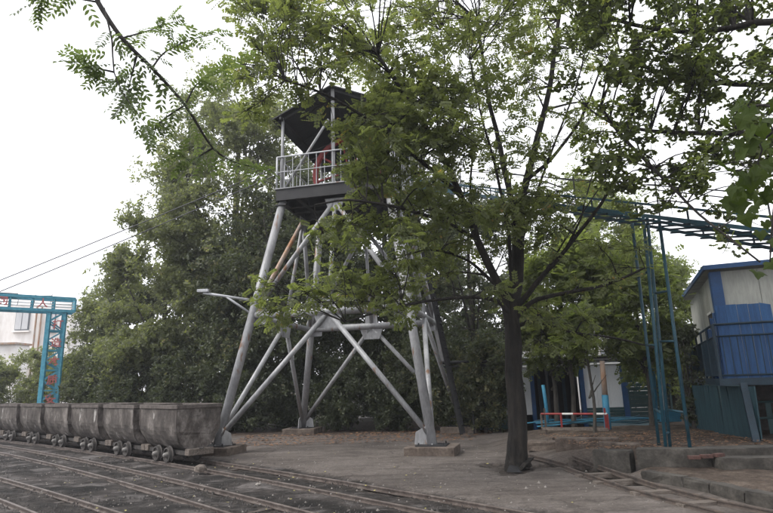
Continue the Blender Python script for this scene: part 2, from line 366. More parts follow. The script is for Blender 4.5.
# ------------------------------------------------------------------ mine carts
def arc_profile():
    """U-shaped body section, y across / z up, from the top of one side to the other"""
    pts = [(-.48, 1.13), (-.475, .74)]
    for k in range(1, 7):
        a = math.pi / 2 * k / 7; pts.append((-.475 + .36 * (1 - math.cos(a)) ** .92, .74 - .40 * math.sin(a) ** 1.2))
    pts.append((-.09, .325))
    return pts + [(-y, z) for y, z in reversed(pts)]
def make_cart(label):
    t = thing('mine_cart', label, 'mine cart', (0, 0, 0), 'mine carts standing in a row on the track')
    pr = [(y * 1.10, .325 + (z - .325) * 1.22) for y, z in arc_profile()]; n = len(pr); LX = .93
    b = MB(); ns = 15
    for i in range(ns):                                 # slightly battered skin
        x = -LX + 2 * LX * i / (ns - 1)
        for j, (y, z) in enumerate(pr):
            dn = .007 * math.sin(x * 5.1 + j) + .005 * math.sin(x * 11 + j * 2.3)
            low = max(0, .73 - z) * .42                 # ends rake in towards the bottom
            b.v.append((x * (1 - low / LX * 1.2), y + (dn if y > 0 else -dn), z))
    for i in range(ns - 1):
        for k in range(n - 1): b.f.append((i * n + k, i * n + k + 1, (i + 1) * n + k + 1, (i + 1) * n + k))
    inn = [(y * .955, max(z, .37) if z < 1.2 else z) for y, z in pr]
    o = len(b.v)
    for i in range(ns):
        x = (-LX + 2 * LX * i / (ns - 1)) * .97
        for y, z in inn: b.v.append((x, y, z - .002))
    for i in range(ns - 1):
        for k in range(n - 1): b.f.append((o + i * n + k, o + (i + 1) * n + k, o + (i + 1) * n + k + 1, o + i * n + k + 1))
    b.build('body', M['cart'], t, smooth=False, local=True)
    for s in (-1, 1):
        e = MB(); base = [( (1 - max(0, .73 - z) * .42 / LX * 1.2) * LX, y, z) for y, z in pr]
        outer = [(s * (x + .004), y * .997, z) for x, y, z in base]; innr = [(s * LX * .965, y * .99, z) for x, y, z in base]
        f = tuple(range(n)); g2 = tuple(range(n, 2 * n))
        e.add(outer + innr, [f if s < 0 else f[::-1], g2[::-1] if s < 0 else g2] )
        e.build('end_plate', M['cart_end'], t, local=True)
        fl = MB()                                       # raised lip where end plate meets side
        for sy in (-1, 1): MB().bar((s * (LX - .018), sy * .534, 1.24), (s * (LX - .018), sy * .53, .84), .03, .014, (0, 1, 0)).build('corner_strip', M['cart_rim'], t, local=True)
    rm = MB()
    for sy in (-1, 1): rm.box((0, sy * .534, 1.275), (2 * LX + .06, .035, .085))
    for sx in (-1, 1): rm.box((sx * (LX + .012), 0, 1.275), (.035, 1.032, .083))
    rm.build('rim', M['cart_rim'], t, local=True, bevel=.008)
    fr = MB()
    for sy in (-1, 1): fr.box((0, sy * .22, .285), (1.92, .07, .09))
    for x in (-.7, -.27, .27, .7): fr.box((x, 0, .283), (.06, .37, .08))
    fr.build('frame', M['iron'], t, local=True)
    for sx in (-1, 1):
        bu = MB(); bu.box((sx * 1.01, 0, .31), (.19, .60, .14)); bu.build('bumper', M['timber'], t, local=True, bevel=.015)
        cp = MB(); cp.tube([(sx * 1.05, 0, .385), (sx * 1.10, .05, .39), (sx * 1.16, 0, .385), (sx * 1.10, -.05, .38), (sx * 1.05, 0, .385)], .014, 6); cp.build('coupling_link', M['iron'], t, local=True)
    for sx in (-1, 1):
        x = sx * .27
        MB().tube([(x, -.40, .225), (x, .40, .225)], .028, 8).build('axle', M['iron'], t, local=True)
        for sy in (-1, 1):
            Mw = Matrix.Translation((x, sy * .36, .225)) @ (Matrix.Scale(-1, 4, (0, 1, 0)) if sy < 0 else Matrix.Identity(4))
            w = MB(); w.lathe([(0, -.045), (.190, -.045), (.195, -.03), (.168, -.02), (.162, .045), (.135, .05), (.125, .015), (.10, .01), (.05, .02), (.0, .02)], Mw, 22)
            wo = w.build('wheel', M['iron'], t, local=True, smooth=False)
            h = MB(); h.lathe([(.062, .018), (.058, .06), (.045, .10), (.028, .115), (0, .118)], Mw, 14); h.build('hub', M['hub'], wo, local=True, smooth=True)
        for sy in (-1, 1): MB().box((x, sy * .265, .235), (.12, .06, .10)).build('axle_box', M['iron'], t, local=True)
    # dents / cement crust lumps on the end face
    lump = MB()
    for k in range(9):
        z = random.uniform(.4, 1.0); y = random.uniform(-.22, .3); r_ = random.uniform(.03, .07)
        lump.lathe([(r_, 0), (r_ * .7, r_ * .18), (0, r_ * .26)], Matrix.Translation((.905 if z > .7 else .83, y, z)) @ Matrix.Rotation(-math.pi / 2, 4, 'Z'), 7)
    lump.build('cement_crust', M['cart_end'], t, local=True, kind='stuff')
    return t
# positions along the track centre line
cl = [((a + b_) / 2) for a, b_ in zip(cartP, cartQ)]
acc = [0]
for i in range(1, len(cl)): acc.append(acc[-1] + (cl[i] - cl[i - 1]).length)
def on_track(s):
    for i in range(1, len(cl)):
        if acc[i] >= s:
            f = (s - acc[i - 1]) / (acc[i] - acc[i - 1]); d = (cl[i] - cl[i - 1]).normalized(); return cl[i - 1].lerp(cl[i], f), math.atan2(-d.y, -d.x)
s0 = min(range(len(cl)), key=lambda i: (cl[i] - Vector((-4.97, 13.69, 0))).length); s0 = acc[s0]
best = min(np.arange(s0 - 1, s0 + 1, .05), key=lambda s: (on_track(s)[0] - Vector((-4.97, 13.69, 0))).length)
clabels = ['cement-caked mine cart nearest the tower, its crusted end face fully in view',
           'second mine cart of the row counting from the tower leg, white splash on its side',
           'third mine cart of the row counting from the tower leg',
           'fourth mine cart from the tower leg, between the third and fifth',
           'fifth mine cart counting from the tower leg, below the blue gate post',
           'sixth mine cart of the row, cut by the left edge of the picture',
           'seventh and farthest mine cart of the row']
cart0 = make_cart(clabels[0])
for i in range(7):
    c = cart0 if i == 0 else copy_tree(cart0)
    p, a = on_track(best + i * 2.22); c.location = (p.x, p.y, -.035); c.rotation_euler = (random.uniform(-.012, .012) * (i > 0), random.uniform(-.006, .006) * (i > 0), a + random.uniform(-.008, .008)); c['label'] = clabels[i]

# ------------------------------------------------------------------ winding tower
TC = Vector((-1.082, 16.975, 0)); TY = -.232
def T(x, y, z): return rot2((x, y, z), TY) + TC
lv = {'b': (.2, 2.746, 2.855), 'm': (3.54, 2.186, 2.195), 't': (6.71, 1.613, 1.583)}
def TP(sx, sy, l, dz=0): z, a, b_ = lv[l]; return T(sx * a, sy * b_, z + dz)
tw = thing('headframe_tower', 'tall grey steel-pipe headframe tower with roofed platform above the yard', 'tower', T(0, 0, 0))
names = {(-1, -1): 'front left', (1, -1): 'front right', (-1, 1): 'back left', (1, 1): 'back right'}
for sx, sy in names:
    p0, p1 = TP(sx, sy, 'b'), TP(sx, sy, 't', .25)
    lg = MB(); lg.tube([p0, p0.lerp(p1, .5), p1], .115, 16); lg.build('leg', M['steel'] if sx > 0 else M['rusty'] if False else M['steel'], tw, smooth=True)
for sy in (-1, 1):
    MB().tube([TP(-1, sy, 'm'), TP(1, sy, 'm')], .11, 14).build('horizontal_beam', M['steel'], tw, smooth=True)
for sx in (-1, 1):
    MB().tube([TP(sx, -1, 'm', -.02), TP(sx, 1, 'm', -.02)], .085, 12).build('horizontal_beam', M['steel'], tw, smooth=True)
def mid(a, b_, dz=0): return (a + b_) / 2 + Vector((0, 0, dz))
faces = [((-1, -1), (1, -1), 1), ((-1, 1), (1, 1), 1), ((-1, -1), (-1, 1), 0), ((1, -1), (1, 1), 0)]
for (a, b_, fr_) in faces:
    apex = mid(TP(*a, 'm'), TP(*b_, 'm'), -.02); top = mid(TP(*a, 't'), TP(*b_, 't'), .1)
    for s in (a, b_):
        foot = TP(*s, 'b', .15); foot = foot.lerp(apex, .02)
        MB().tube([foot, apex], .068, 12).build('diagonal_brace', M['steel'], tw, smooth=True)
        rust = (a == (-1, -1) and b_ == (-1, 1) and s == (-1, -1))
        MB().tube([TP(*s, 'm', .05), top], .066, 12).build('diagonal_brace', M['rusty'] if rust else M['steel'], tw, smooth=True, label='rusty diagonal brace on the left face' if rust else None)
    MB().tube([apex, top], .055, 12).build('upright', M['steel'], tw, smooth=True)
    # gusset plates
    d = (TP(*b_, 'm') - TP(*a, 'm')).normalized(); nrm = d.cross(Vector((0, 0, 1))).normalized() * .02
    g_ = MB(); g_.poly([apex + d * -.42 + Vector((0, 0, -.02)), apex + d * .42 + Vector((0, 0, -.02)), apex + d * .27 + Vector((0, 0, -.42)), apex + d * -.27 + Vector((0, 0, -.42))], nrm)
    g_.poly([apex + d * -.22 + Vector((0, 0, .05)), apex + d * .22 + Vector((0, 0, .05)), apex + d * .2 + Vector((0, 0, .42)), apex + d * -.2 + Vector((0, 0, .42))], nrm)
    g_.build('gusset_plate', M['steel'], tw)
    for s, q in ((a, 1), (b_, -1)):
        c = TP(*s, 'm'); g2 = MB(); w = d * q
        g2.poly([c + Vector((0, 0, -.27)), c + w * .40 + Vector((0, 0, -.25)), c + w * .42 + Vector((0, 0, .12)), c + w * .22 + Vector((0, 0, .40)), c + Vector((0, 0, .42)) - w * .1], nrm * .7); g2.build('gusset_plate', M['steel'], tw)
        f = TP(*s, 'b', .02); g3 = MB(); g3.poly([f - w * .12, f + w * .42, f + w * .38 + Vector((0, 0, .28)), f + w * .12 + Vector((0, 0, .42))], nrm * .8); g3.build('gusset_plate', M['steel'], tw)
    gt = MB(); gt.poly([top + d * -.3 + Vector((0, 0, .08)), top + d * .3 + Vector((0, 0, .08)), top + d * .18 + Vector((0, 0, -.3)), top + d * -.18 + Vector((0, 0, -.3))], nrm); gt.build('gusset_plate', M['steel'], tw)
for sx, sy in names:
    f = TP(sx, sy, 'b'); MB().box(f + Vector((0, 0, .012)), (.7, .62, .025), Matrix.Rotation(TY, 3, 'Z')).build('base_plate', M['steel_dk'], tw)
    an = MB()
    for i, j in ((-1,-1),(1,-1),(1,1),(-1,1)): an.tube([f + rot2((i * .28, j * .24, .02), TY), f + rot2((i * .28, j * .24, .075), TY)], .018, 6)
    an.build('anchor_bolts', M['steel_dk'], tw)
    # collar where leg meets platform
    t_ = TP(sx, sy, 't', .1); MB().box(t_, (.34, .34, .04), Matrix.Rotation(TY, 3, 'Z')).build('cap_plate', M['steel_dk'], tw)
# deck
PW, PD, ZD = 1.74, 1.76, 7.27
fa = MB()
for sy in (-1, 1): fa.bar(T(-PW, sy * PD, ZD - .17), T(PW, sy * PD, ZD - .17), .07, .34)
for sx in (-1, 1): fa.bar(T(sx * PW, -PD + .036, ZD - .171), T(sx * PW, PD - .036, ZD - .171), .07, .336)
fa.build('edge_beam', M['steel_dk'], tw)
tr_ = MB()
for sy in (-1, 1): tr_.bar(T(-PW - .05, sy * (PD + .01), ZD + .015), T(PW + .05, sy * (PD + .01), ZD + .015), .12, .03)
for sx in (-1, 1): tr_.bar(T(sx * (PW + .01), -PD + .06, ZD + .013), T(sx * (PW + .01), PD - .06, ZD + .013), .12, .028)
tr_.build('edge_trim', M['steel'], tw)
dk = MB()                                             # deck plates leave a slot for the wheel
for y0, y1 in ((-1.74, -.26), (.26, 1.74)): dk.box(T(0, (y0 + y1) / 2, ZD - .02), (3.46, y1 - y0, .03), Matrix.Rotation(TY, 3, 'Z'))
for x0, x1 in ((-1.73, -1.36), (1.36, 1.73)): dk.box(T((x0 + x1) / 2, 0, ZD - .023), (x1 - x0, .515, .03), Matrix.Rotation(TY, 3, 'Z'))
dk.build('deck', M['roof_under'], tw)
for y in (-.95, -.42, .42, .95): MB().bar(T(-1.76, y, ZD - .20), T(1.76, y, ZD - .20), .12, .26).build('joist', M['steel_dk'], tw)
for x in (-1.1, 1.1): MB().bar(T(x, -1.76, ZD - .24), T(x, 1.76, ZD - .24), .14, .19).build('cross_joist', M['steel_dk'], tw)
for x in (-1.3, 1.3): MB().bar(T(x * .9, -.36, ZD - .45), T(0, -.36, ZD - 1.0), .10, .12).build('hanger_brace', M['steel_dk'], tw)
# wheel
wc = T(-.05, 0, 8.3); Rw = Matrix.Translation(wc) @ Matrix.Rotation(TY, 4, 'Z')
rm = MB(); prof = [(1.08, -.07), (1.20, -.09), (1.215, -.06), (1.14, -.03), (1.14, .03), (1.215, .06), (1.20, .09), (1.08, .07), (1.04, 0), (1.08, -.07)]
rm.lathe(prof, Rw, 48)
sheave = rm.build('sheave_wheel', M['red'], tw, smooth=False, label='large red spoked rope wheel on the platform')
for k in range(8):
    a = math.pi * 2 * k / 8 + .2; MB().bar(Rw @ Vector((.1 * math.cos(a), 0, .1 * math.sin(a))), Rw @ Vector((1.06 * math.cos(a), 0, 1.06 * math.sin(a))), .05, .09, (0, 1, 0)).build('spoke', M['red'], sheave)
MB().lathe([(0, -.16), (.14, -.16), (.16, -.1), (.16, .1), (.14, .16), (0, .16)], Rw, 16).build('wheel_hub', M['red'], sheave, smooth=True)
MB().tube([Rw @ Vector((0, -.5, 0)), Rw @ Vector((0, .5, 0))], .055, 10).build('shaft', M['steel_dk'], tw, smooth=True)
for sy in (-1, 1):
    pb = MB(); pb.bar(T(-.55, sy * .42, ZD), T(-.08, sy * .42, 8.26), .10, .10); pb.bar(T(.55, sy * .42, ZD), T(.0, sy * .42, 8.26), .10, .10); pb.box(T(-.05, sy * .42, 8.3), (.34, .14, .26), Matrix.Rotation(TY, 3, 'Z'))
    pb.build('bearing_stand', M['steel_dk'], tw)
# railings
RH = 1.0
for (a, b_) in (((-PW, -PD), (PW, -PD)), ((PW, -PD), (PW, PD)), ((PW, PD), (-PW, PD)), ((-PW, PD), (-PW, -PD))):
    A, B = T(*a, ZD + .03), T(*b_, ZD + .03)
    for h in (RH, .52): MB().tube([A + Vector((0, 0, h)), B + Vector((0, 0, h))], .024 if h == RH else .014, 8).build('handrail', M['rail_lt'], tw, smooth=True)
    for k in range(1, 14):
        p = A.lerp(B, k / 14); MB().tube([p, p + Vector((0, 0, RH))], .011, 5).build('baluster', M['rail_lt'], tw)
    MB().tube([A - Vector((0, 0, .0)), A + Vector((0, 0, RH))], .028, 8).build('railing_post', M['rail_lt'], tw, smooth=True)
# roof on posts
ZE, ZR = 9.46, 10.32; RW, RD = 1.88, 1.9
for sx, sy in ((-1, -1), (1, -1), (-1, 1), (1, 1)): MB().tube([T(sx * 1.6, sy * 1.7, ZD), T(sx * 1.6, sy * 1.7, ZE + .12)], .045, 10).build('roof_post', M['steel'], tw, smooth=True)
for sy in (-1, 1): MB().bar(T(0, sy * 1.7, ZD), T(0, sy * 1.7, ZR - .03), .10, .10).build('roof_post', M['steel'], tw)
MB().tube([T(-1.55, -1.66, ZD + .02), T(-.15, -1.66, ZE - .1)], .04, 8).build('roof_brace', M['steel'], tw, smooth=True)
for s in (-1, 1):
    MB().poly([T(0, -RD, ZR), T(s * RW, -RD, ZE), T(s * RW, RD, ZE), T(0, RD, ZR)], (0, 0, .035)).build('roof_sheet', M['roof_under'], tw)
    for y in (-1.7, 0, 1.7): MB().bar(T(s * .02, y, ZR - .05), T(s * (RW - .05), y, ZE - .04), .06, .08).build('rafter', M['steel_dk'], tw)
    MB().bar(T(s * 1.6, -1.9, ZE + .04), T(s * 1.6, 1.9, ZE + .04), .06, .08).build('purlin', M['steel_dk'], tw)
bg_ = MB(); bg_.poly([T(-1.62, 1.75, ZE - .35), T(1.62, 1.75, ZE - .35), T(1.62, 1.75, ZE + .08), T(0, 1.75, ZR - .06), T(-1.62, 1.75, ZE + .08)], rot2((0, .02, 0), TY)); bg_.build('rear_sheet', M['roof_under'], tw)
# ladder on the right side
def stair():
    a, b_ = T(3.0, 1.2, .1), T(1.95, .6, 6.95); side = rot2((0, .3, 0), TY); 
    for s in (-1, 1): MB().bar(a + side * s, b_ + side * s, .05, .10).build('stair_stringer', M['steel_dk'], tw)
    for k in range(1, 27):
        p = a.lerp(b_, k / 27); MB().bar(p - side, p + side, .10, .02).build('stair_tread', M['steel_dk'], tw)
stair()
# lamp arm
lm = MB(); p0, p1 = TP(-1, -1, 'm', .42), at(203, 293, 14.9); lm.tube([p0, p1], .035, 8); lm.tube([TP(-1, -1, 'm', .02), p0.lerp(p1, .55)], .03, 8); lm.build('lamp_arm', M['rail_lt'], tw, smooth=True)
fl = MB(); fl.box(p1 + Vector((0, 0, .06)), (.30, .12, .08)); fl.build('floodlight', M['rail_lt'], tw, bevel=.01)
# concrete pads
pl = {(-1, -1): ('low concrete pad under the tower foot beside the mine carts'), (1, -1): ('low concrete pad under the right front tower foot, left of the dark tree'),
      (-1, 1): ('low concrete pad under the left rear tower foot'), (1, 1): ('low concrete pad under the right rear tower foot, in the bushes')}
for s, lb in pl.items():
    f = TP(*s, 'b'); o = MB(); o.box((f.x, f.y, .07), (1.15, .95, .26), Matrix.Rotation(TY + random.uniform(-.05, .05), 3, 'Z'))
    k = o.build('concrete_pad', M['pad'], bevel=.02); tag(k, lb, 'concrete pad', 'concrete pads under the tower feet')

# winding ropes to the left
ends = [at(-30, 285.5, 18.7), at(-30, 297, 18.9)]
for i, e in enumerate(ends):
    a = wc + Vector((-.15, 0, 1.18 if i == 0 else .95)) if i == 0 else wc + rot2((-.9, 0, .7), TY)
    dirv = (e - a); e2 = a + dirv * 2.2
    pts = [a.lerp(e2, k / 16) - Vector((0, 0, 1.0)) * (4 * (k / 16) * (1 - k / 16)) * .25 for k in range(17)]
    o = MB().tube(pts, .016, 6).build('winding_rope', M['wire']); tag(o, ['upper of the two thin ropes running left from the tower wheel', 'lower of the two thin ropes running left from the tower wheel'][i], 'rope', 'ropes from the tower wheel')

# ------------------------------------------------------------------ blue elevated runway and its trestle
br = thing('elevated_runway', 'blue steel elevated runway with cross ties sloping down from the tower to the right', 'elevated track', (3.5, 11.5, 0))
nA, nB = Vector((.99, 14.82, 6.9)), Vector((5.72, 8.03, 3.64)); fA, fB = Vector((2.2, 15.4, 6.95)), Vector((6.51, 9.21, 3.64))
def ext(a, b_, t): return a + (b_ - a) * t
for a, b_, dz, w, h in ((nA, nB, 0, .05, .065), (nA, nB, .22, .035, .04), (fA, fB, 0, .05, .06), (fA, fB, .20, .03, .035), (nA.lerp(fA, .45), nB.lerp(fB, .45), .02, .04, .05), (nA.lerp(fA, .62), nB.lerp(fB, .62), .04, .03, .03)):
    MB().bar(ext(a, b_, -.06) + Vector((0, 0, dz)), ext(a, b_, 1.5) + Vector((0, 0, dz)), w, h).build('chord', M['blue'], br)
for k in range(-1, 42):
    t_ = k / 28; a, b_ = ext(nA, nB, t_), ext(fA, fB, t_ - .15)
    MB().bar(a - Vector((0, 0, .055)), b_ - Vector((0, 0, .055)), .04, .035).build('cross_tie', M['blue_dk'], br)
    if k % 3 == 0:
        for q in (a, ext(fA, fB, t_)): MB().bar(q, q + Vector((0, 0, .20)), .025, .025).build('strut', M['blue_dk'], br)
for dz, f in ((.62, .1), (.75, .8)):
    pts = [ext(nA.lerp(fA, f), nB.lerp(fB, f), k / 10 * 1.5) + Vector((0, 0, dz)) for k in range(11)]; MB().tube(pts, .012, 5).build('guide_cable', M['wire'], br)
for k in range(0, 8):
    p = ext(nA, nB, k / 5); MB().tube([p, p + Vector((0, 0, .66))], .014, 5).build('cable_stay', M['wire'], br)
tl = thing('trestle_support', 'blue four-legged ladder-like trestle holding up the elevated runway', 'trestle', (4.9, 10.5, 0))
L1, L2, L3, L4 = (4.97, 11.0), (4.72, 10.22), (4.93, 10.5), (5.05, 10.03)
tops = {L1: at(632, 222, 11.0), L2: at(643, 214, 10.22), L3: at(647, 216, 10.5), L4: at(659, 219, 10.05)}
for p in (L1, L2, L3, L4):
    MB().tube([(p[0], p[1], .05), tops[p]], .031, 8).build('leg', M['blue'], tl, smooth=True)
def lp(p, z): t_ = (z - .05) / (tops[p].z - .05); return Vector((p[0], p[1], .05)).lerp(tops[p], t_)
for z in (.95, 2.15, 3.5): MB().tube([lp(L1, z + .05), lp(L2, z)], .022, 6).build('rung', M['blue'], tl, smooth=True)
for z in (.98, 2.2, 3.1): MB().tube([lp(L3, z + .03), lp(L4, z)], .022, 6).build('rung', M['blue'], tl, smooth=True)
for z in (.62,): MB().tube([lp(L2, z), lp(L3, z)], .022, 6).build('rung', M['blue'], tl, smooth=True)

# ------------------------------------------------------------------ concrete slab, step, curb blocks
def block(name, pts, z0, z1, m, label, cat, group=None, bevel=.012, jit=0.0):
    vs = [Vector((x, y, z0)) for x, y in pts]; b = MB().poly(vs, (0, 0, z1 - z0)); o = b.build(name, m, bevel=bevel); tag(o, label, cat, group); return o
def rough_block(name, pts, z0, z1, m, label, cat, group=None, seed=1, nseg=10):
    """block with chipped, uneven top edge"""
    rr = random.Random(seed); P = [Vector((x, y, 0)) for x, y in pts]; ring = []
    for i in range(len(P)):
        a, b_ = P[i], P[(i + 1) % len(P)]; k = max(1, int((b_ - a).length / .18))
        for j in range(k): ring.append(a.lerp(b_, j / k))
    b = MB(); n = len(ring); cen = sum(ring, Vector()) / n
    lv_ = [(z0, 0, 0), ((z0 * .5 + z1 * .5), .008, .02), (z1 - .03, .008, .012), (z1, .022, .010)]
    for z, inset, am in lv_:
        for p in ring:
            d = (cen - p); d.z = 0; d.normalize(); q = p + d * (inset + rr.uniform(-am, am)); b.v.append((q.x, q.y, z + rr.uniform(-am, am) * (.7 if z > z0 else 0)))
    for l in range(3):
        for k in range(n): b.f.append((l * n + k, l * n + (k + 1) % n, (l + 1) * n + (k + 1) % n, (l + 1) * n + k))
    b.f.append(tuple(3 * n + k for k in range(n))); o = b.build(name, m)
    tag(o, label, cat, group); return o
rough_block('retaining_wall', [(4.10, 9.98), (5.0, 9.74), (6.4, 9.66), (9.5, 9.5), (9.5, 9.95), (6.4, 10.1), (5.0, 10.12), (4.25, 10.3)], -.1, .41, M['concrete'], 'cracked concrete retaining wall edging the brown soil in front of the blue trestle', 'retaining wall', seed=3)
rough_block('concrete_step', [(5.22, 9.42), (6.4, 9.2), (9.5, 9.0), (9.5, 9.49), (6.4, 9.65), (5.22, 9.68)], -.05, .30, M['concrete'], 'lower concrete ledge in front of the retaining wall at the right edge', 'ledge', seed=4)
rough_block('concrete_block', [(3.55, 10.5), (4.05, 10.12), (4.22, 10.35), (3.75, 10.8)], -.05, .36, M['concrete'], 'tilted broken concrete block at the left end of the retaining wall', 'concrete block', seed=5)
for i in range(3):
    x = 4.9 + i * .2; b = MB().box((x, 9.64, .30 + .012 * i), (.18, .10, .055), Matrix.Rotation(.3 * i - .2, 3, 'Z')); o = b.build('loose_brick', M['brick'], bevel=.006)
    tag(o, ['leftmost loose red brick lying on the cracked retaining wall', 'middle loose red brick lying on the cracked retaining wall', 'rightmost loose red brick lying on the cracked retaining wall'][i], 'brick', 'loose bricks on the retaining wall')
cb = [(3.90, 9.42), (4.22, 8.72), (4.33, 8.22), (4.40, 7.55), (4.62, 6.9), (4.95, 6.1)]
cl_ = ['curb block nearest the cracked retaining wall', 'second curb block from the retaining wall', 'third curb block from the retaining wall', 'fourth curb block from the retaining wall, near the right edge of the picture', 'curb block in the lower right corner of the picture']
for i in range(5):
    a, b_ = Vector((*cb[i], 0)), Vector((*cb[i + 1], 0)); d = (b_ - a).normalized(); n_ = Vector((-d.y, d.x, 0)) * .19
    a2 = a + d * .012; b2 = b_ - d * .012
    rough_block('curb_block', [(a2.x, a2.y), (a2.x + n_.x, a2.y + n_.y), (b2.x + n_.x, b2.y + n_.y), (b2.x, b2.y)][::1] if False else [(a2.x, a2.y), (b2.x, b2.y), (b2.x + n_.x, b2.y + n_.y), (a2.x + n_.x, a2.y + n_.y)], -.06, .165 + random.uniform(-.012, .012), M['concrete'], cl_[i], 'curb block', 'curb blocks beside the right track', seed=10 + i)
for i, (pts, z) in enumerate([([(3.35, 12.1), (4.5, 11.7), (4.62, 11.95), (3.5, 12.4)], .42), ([(2.95, 12.9), (3.5, 12.55), (3.62, 12.8), (3.1, 13.15)], .30), ([(3.85, 11.1), (4.5, 10.7), (4.6, 10.88), (3.95, 11.3)], .42)]):
    rough_block('concrete_slab', pts, .1, z, M['pad'], ['long weathered slab half buried in the brown soil behind the right track', 'small weathered slab to the right of the dark tree', 'weathered slab just left of the blue trestle feet'][i], 'slab', seed=20 + i)

# right-hand rails
RT = thing('rail_track', 'broken narrow gauge track curving in beside the curb blocks at the lower right', 'rail track', (3.6, 9, 0))
r1 = [(3.50, 13.4, .13), (3.53, 12.2, .14), (3.56, 11.3, .13), (3.63, 10.39, .11), (3.71, 9.4, .10), (3.81, 8.55, .09), (4.07, 7.51, .08), (4.37, 6.87, .07), (4.9, 6.0, .07), (5.6, 5.1, .06)]
r2 = [(3.08, 10.6, .09), (3.11, 10.14, .09), (3.22, 9.28, .09), (3.34, 8.5, .08), (3.50, 7.80, .08), (3.8, 6.81, .07), (4.3, 5.7, .06), (5.0, 4.8, .06)]
sweep_rail([(x, y, z - .03) for x, y, z in r1], 'rail', M['rust_dk'], RT, label='long dark rail next to the curb blocks')
sweep_rail([(x, y, z - .03) for x, y, z in r2], 'rail', M['rust_dk'], RT)
for x0, y0, x1, y1 in ((3.05, 9.9, 3.75, 9.98), (3.1, 9.2, 3.85, 9.3), (3.3, 8.3, 4.0, 8.4), (3.55, 7.5, 4.2, 7.65)): MB().bar((x0, y0, .015), (x1, y1, .02), .14, .07).build('sleeper', M['timber'], RT)
o = sweep_rail([at(525, 447, 13.2), at(550, 441, 14.0), at(577, 433.5, 15.2)], 'loose_rail', M['rust_dk'], None); tag(o, 'loose dark rail lying aslant on the soil to the right of the dark tree', 'rail', 'loose rails by the dark tree')
o = sweep_rail([(2.75, 12.4, .09), (3.0, 11.5, .08), (3.2, 10.9, .06)], 'loose_rail', M['rust_dk'], None); tag(o, 'short loose rail lying near the foot of the dark tree', 'rail', 'loose rails by the dark tree')
o = sweep_rail([(3.6, 13.2, .30), (4.6, 13.0, .35), (5.6, 13.1, .36)], 'loose_rail', M['rust_dk'], None); tag(o, 'loose dark rail lying flat on the brown soil behind the right track', 'rail', 'loose rails by the dark tree')
for i, (u, v, Y, s) in enumerate([(544, 449, 12.9, -1), (578, 450, 12.2, 1)]):
    p = at(u, v, Y); q = MB().poly([p + Vector((-.16 if s < 0 else -.14, 0, -.12)), p + Vector((.14 if s < 0 else .2, 0, -.12)), p + Vector((.10 if s < 0 else -.10, .02, .20))], (0, .05, 0)); o = q.build('steel_wedge', M['rust_dk'])
    tag(o, ['left upright rusty steel wedge beside the loose rail', 'right upright rusty steel wedge against the long rail'][i], 'steel wedge')
o = MB().poly([(2.05, 10.74, -.01), (2.30, 10.68, -.01), (2.26, 10.78, .08), (2.12, 10.82, .10)], (0.02, .03, .0)).build('scrap_plate', M['steel_dk']); tag(o, 'small bent metal scrap leaning at the base of the dark tree', 'metal scrap')
# rock between tracks
def rock(p, r, sd, m, name='rock'):
    rr = random.Random(sd); b = MB(); n = 8; b.lathe([(r * (.7 + rr.random() * .5) * f, h * r) for f, h in ((.0, -.3), (.9, -.25), (1, .2), (.7, .6), (.0, .75))], Matrix.Translation(p) @ Matrix.Rotation(math.pi / 2, 4, 'X'), n)
    b.v = [(x + rr.uniform(-.15, .15) * r, y + rr.uniform(-.15, .15) * r, z + rr.uniform(-.12, .12) * r) for x, y, z in b.v]; return b.build(name, m)
p = at(200, 477, 11.8); o = rock((p.x, p.y, .05), .13, 3, M['timber']); tag(o, 'lump of rock and scrap lying between the tracks in front of the nearest mine cart', 'rock')
o = rock((-2.25, 9.95, .02), .05, 5, M['stone']); tag(o, 'small pale stone lying between the rails near the bottom edge', 'stone')

# scattered pebbles and fallen leaves
peb = MB(); rr = random.Random(4)
for k in range(900):
    y = rr.uniform(6.5, 17) ; x = rr.uniform(-.85 * y, .62 * y); r_ = rr.uniform(.006, .022) * (1.5 if rr.random() < .08 else 1)
    if x > 4.1: continue
    o4 = [(x + r_, y, .0), (x, y + r_, .0), (x - r_, y, .0), (x, y - r_, .0), (x + rr.uniform(-.3, .3) * r_, y, r_ * 1.1)]
    peb.add([(a, b_, c + .012) for a, b_, c in o4], [(0, 1, 4), (1, 2, 4), (2, 3, 4), (3, 0, 4)])
grv = MB(); 
for k in range(9000):
    y = rr.uniform(6.2, 17) ** 1.0; x = rr.uniform(-.9 * y, .3 * y); dn_ = (x - (-.0121 * y * y - .7257 * y + 6.6962)) * .78
    if dn_ > 1.0 or rr.random() > 2.6 * vnoise(np.array([x * 1.3]), np.array([y * 1.3]), 9)[0] - .7: continue
    r_ = rr.uniform(.005, .02); grv.add([(x + r_, y, -.03), (x, y + r_, -.03), (x - r_, y, -.03), (x, y - r_, -.03), (x + rr.uniform(-.4, .4) * r_, y, -.015 + r_)], [(0, 1, 4), (1, 2, 4), (2, 3, 4), (3, 0, 4)])
grv.build('gravel', M['iron'], kind='stuff', label='dark gravel and coal crumbs between the rails')
peb.build('pebbles', M['stone'], kind='stuff', label='pale pebbles strewn over the yard')
def scatter_leaves(name, n, area, m, size, label):
    b = MB(); rr = random.Random(n)
    for k in range(n):
        x, y, z = area(rr); a = rr.uniform(0, 6.28); s = size * rr.uniform(.6, 1.4); w = s * .5; t_ = rr.uniform(-.3, .3) * s
        c, d = math.cos(a), math.sin(a)
        b.add([(x - c * s, y - d * s, z + .01), (x - d * w, y + c * w, z + .012 + abs(t_)), (x + c * s, y + d * s, z + .01 + abs(t_) * .5), (x + d * w, y - c * w, z + .01)], [(0, 1, 2, 3)])
    b.build(name, m, kind='stuff', label=label)
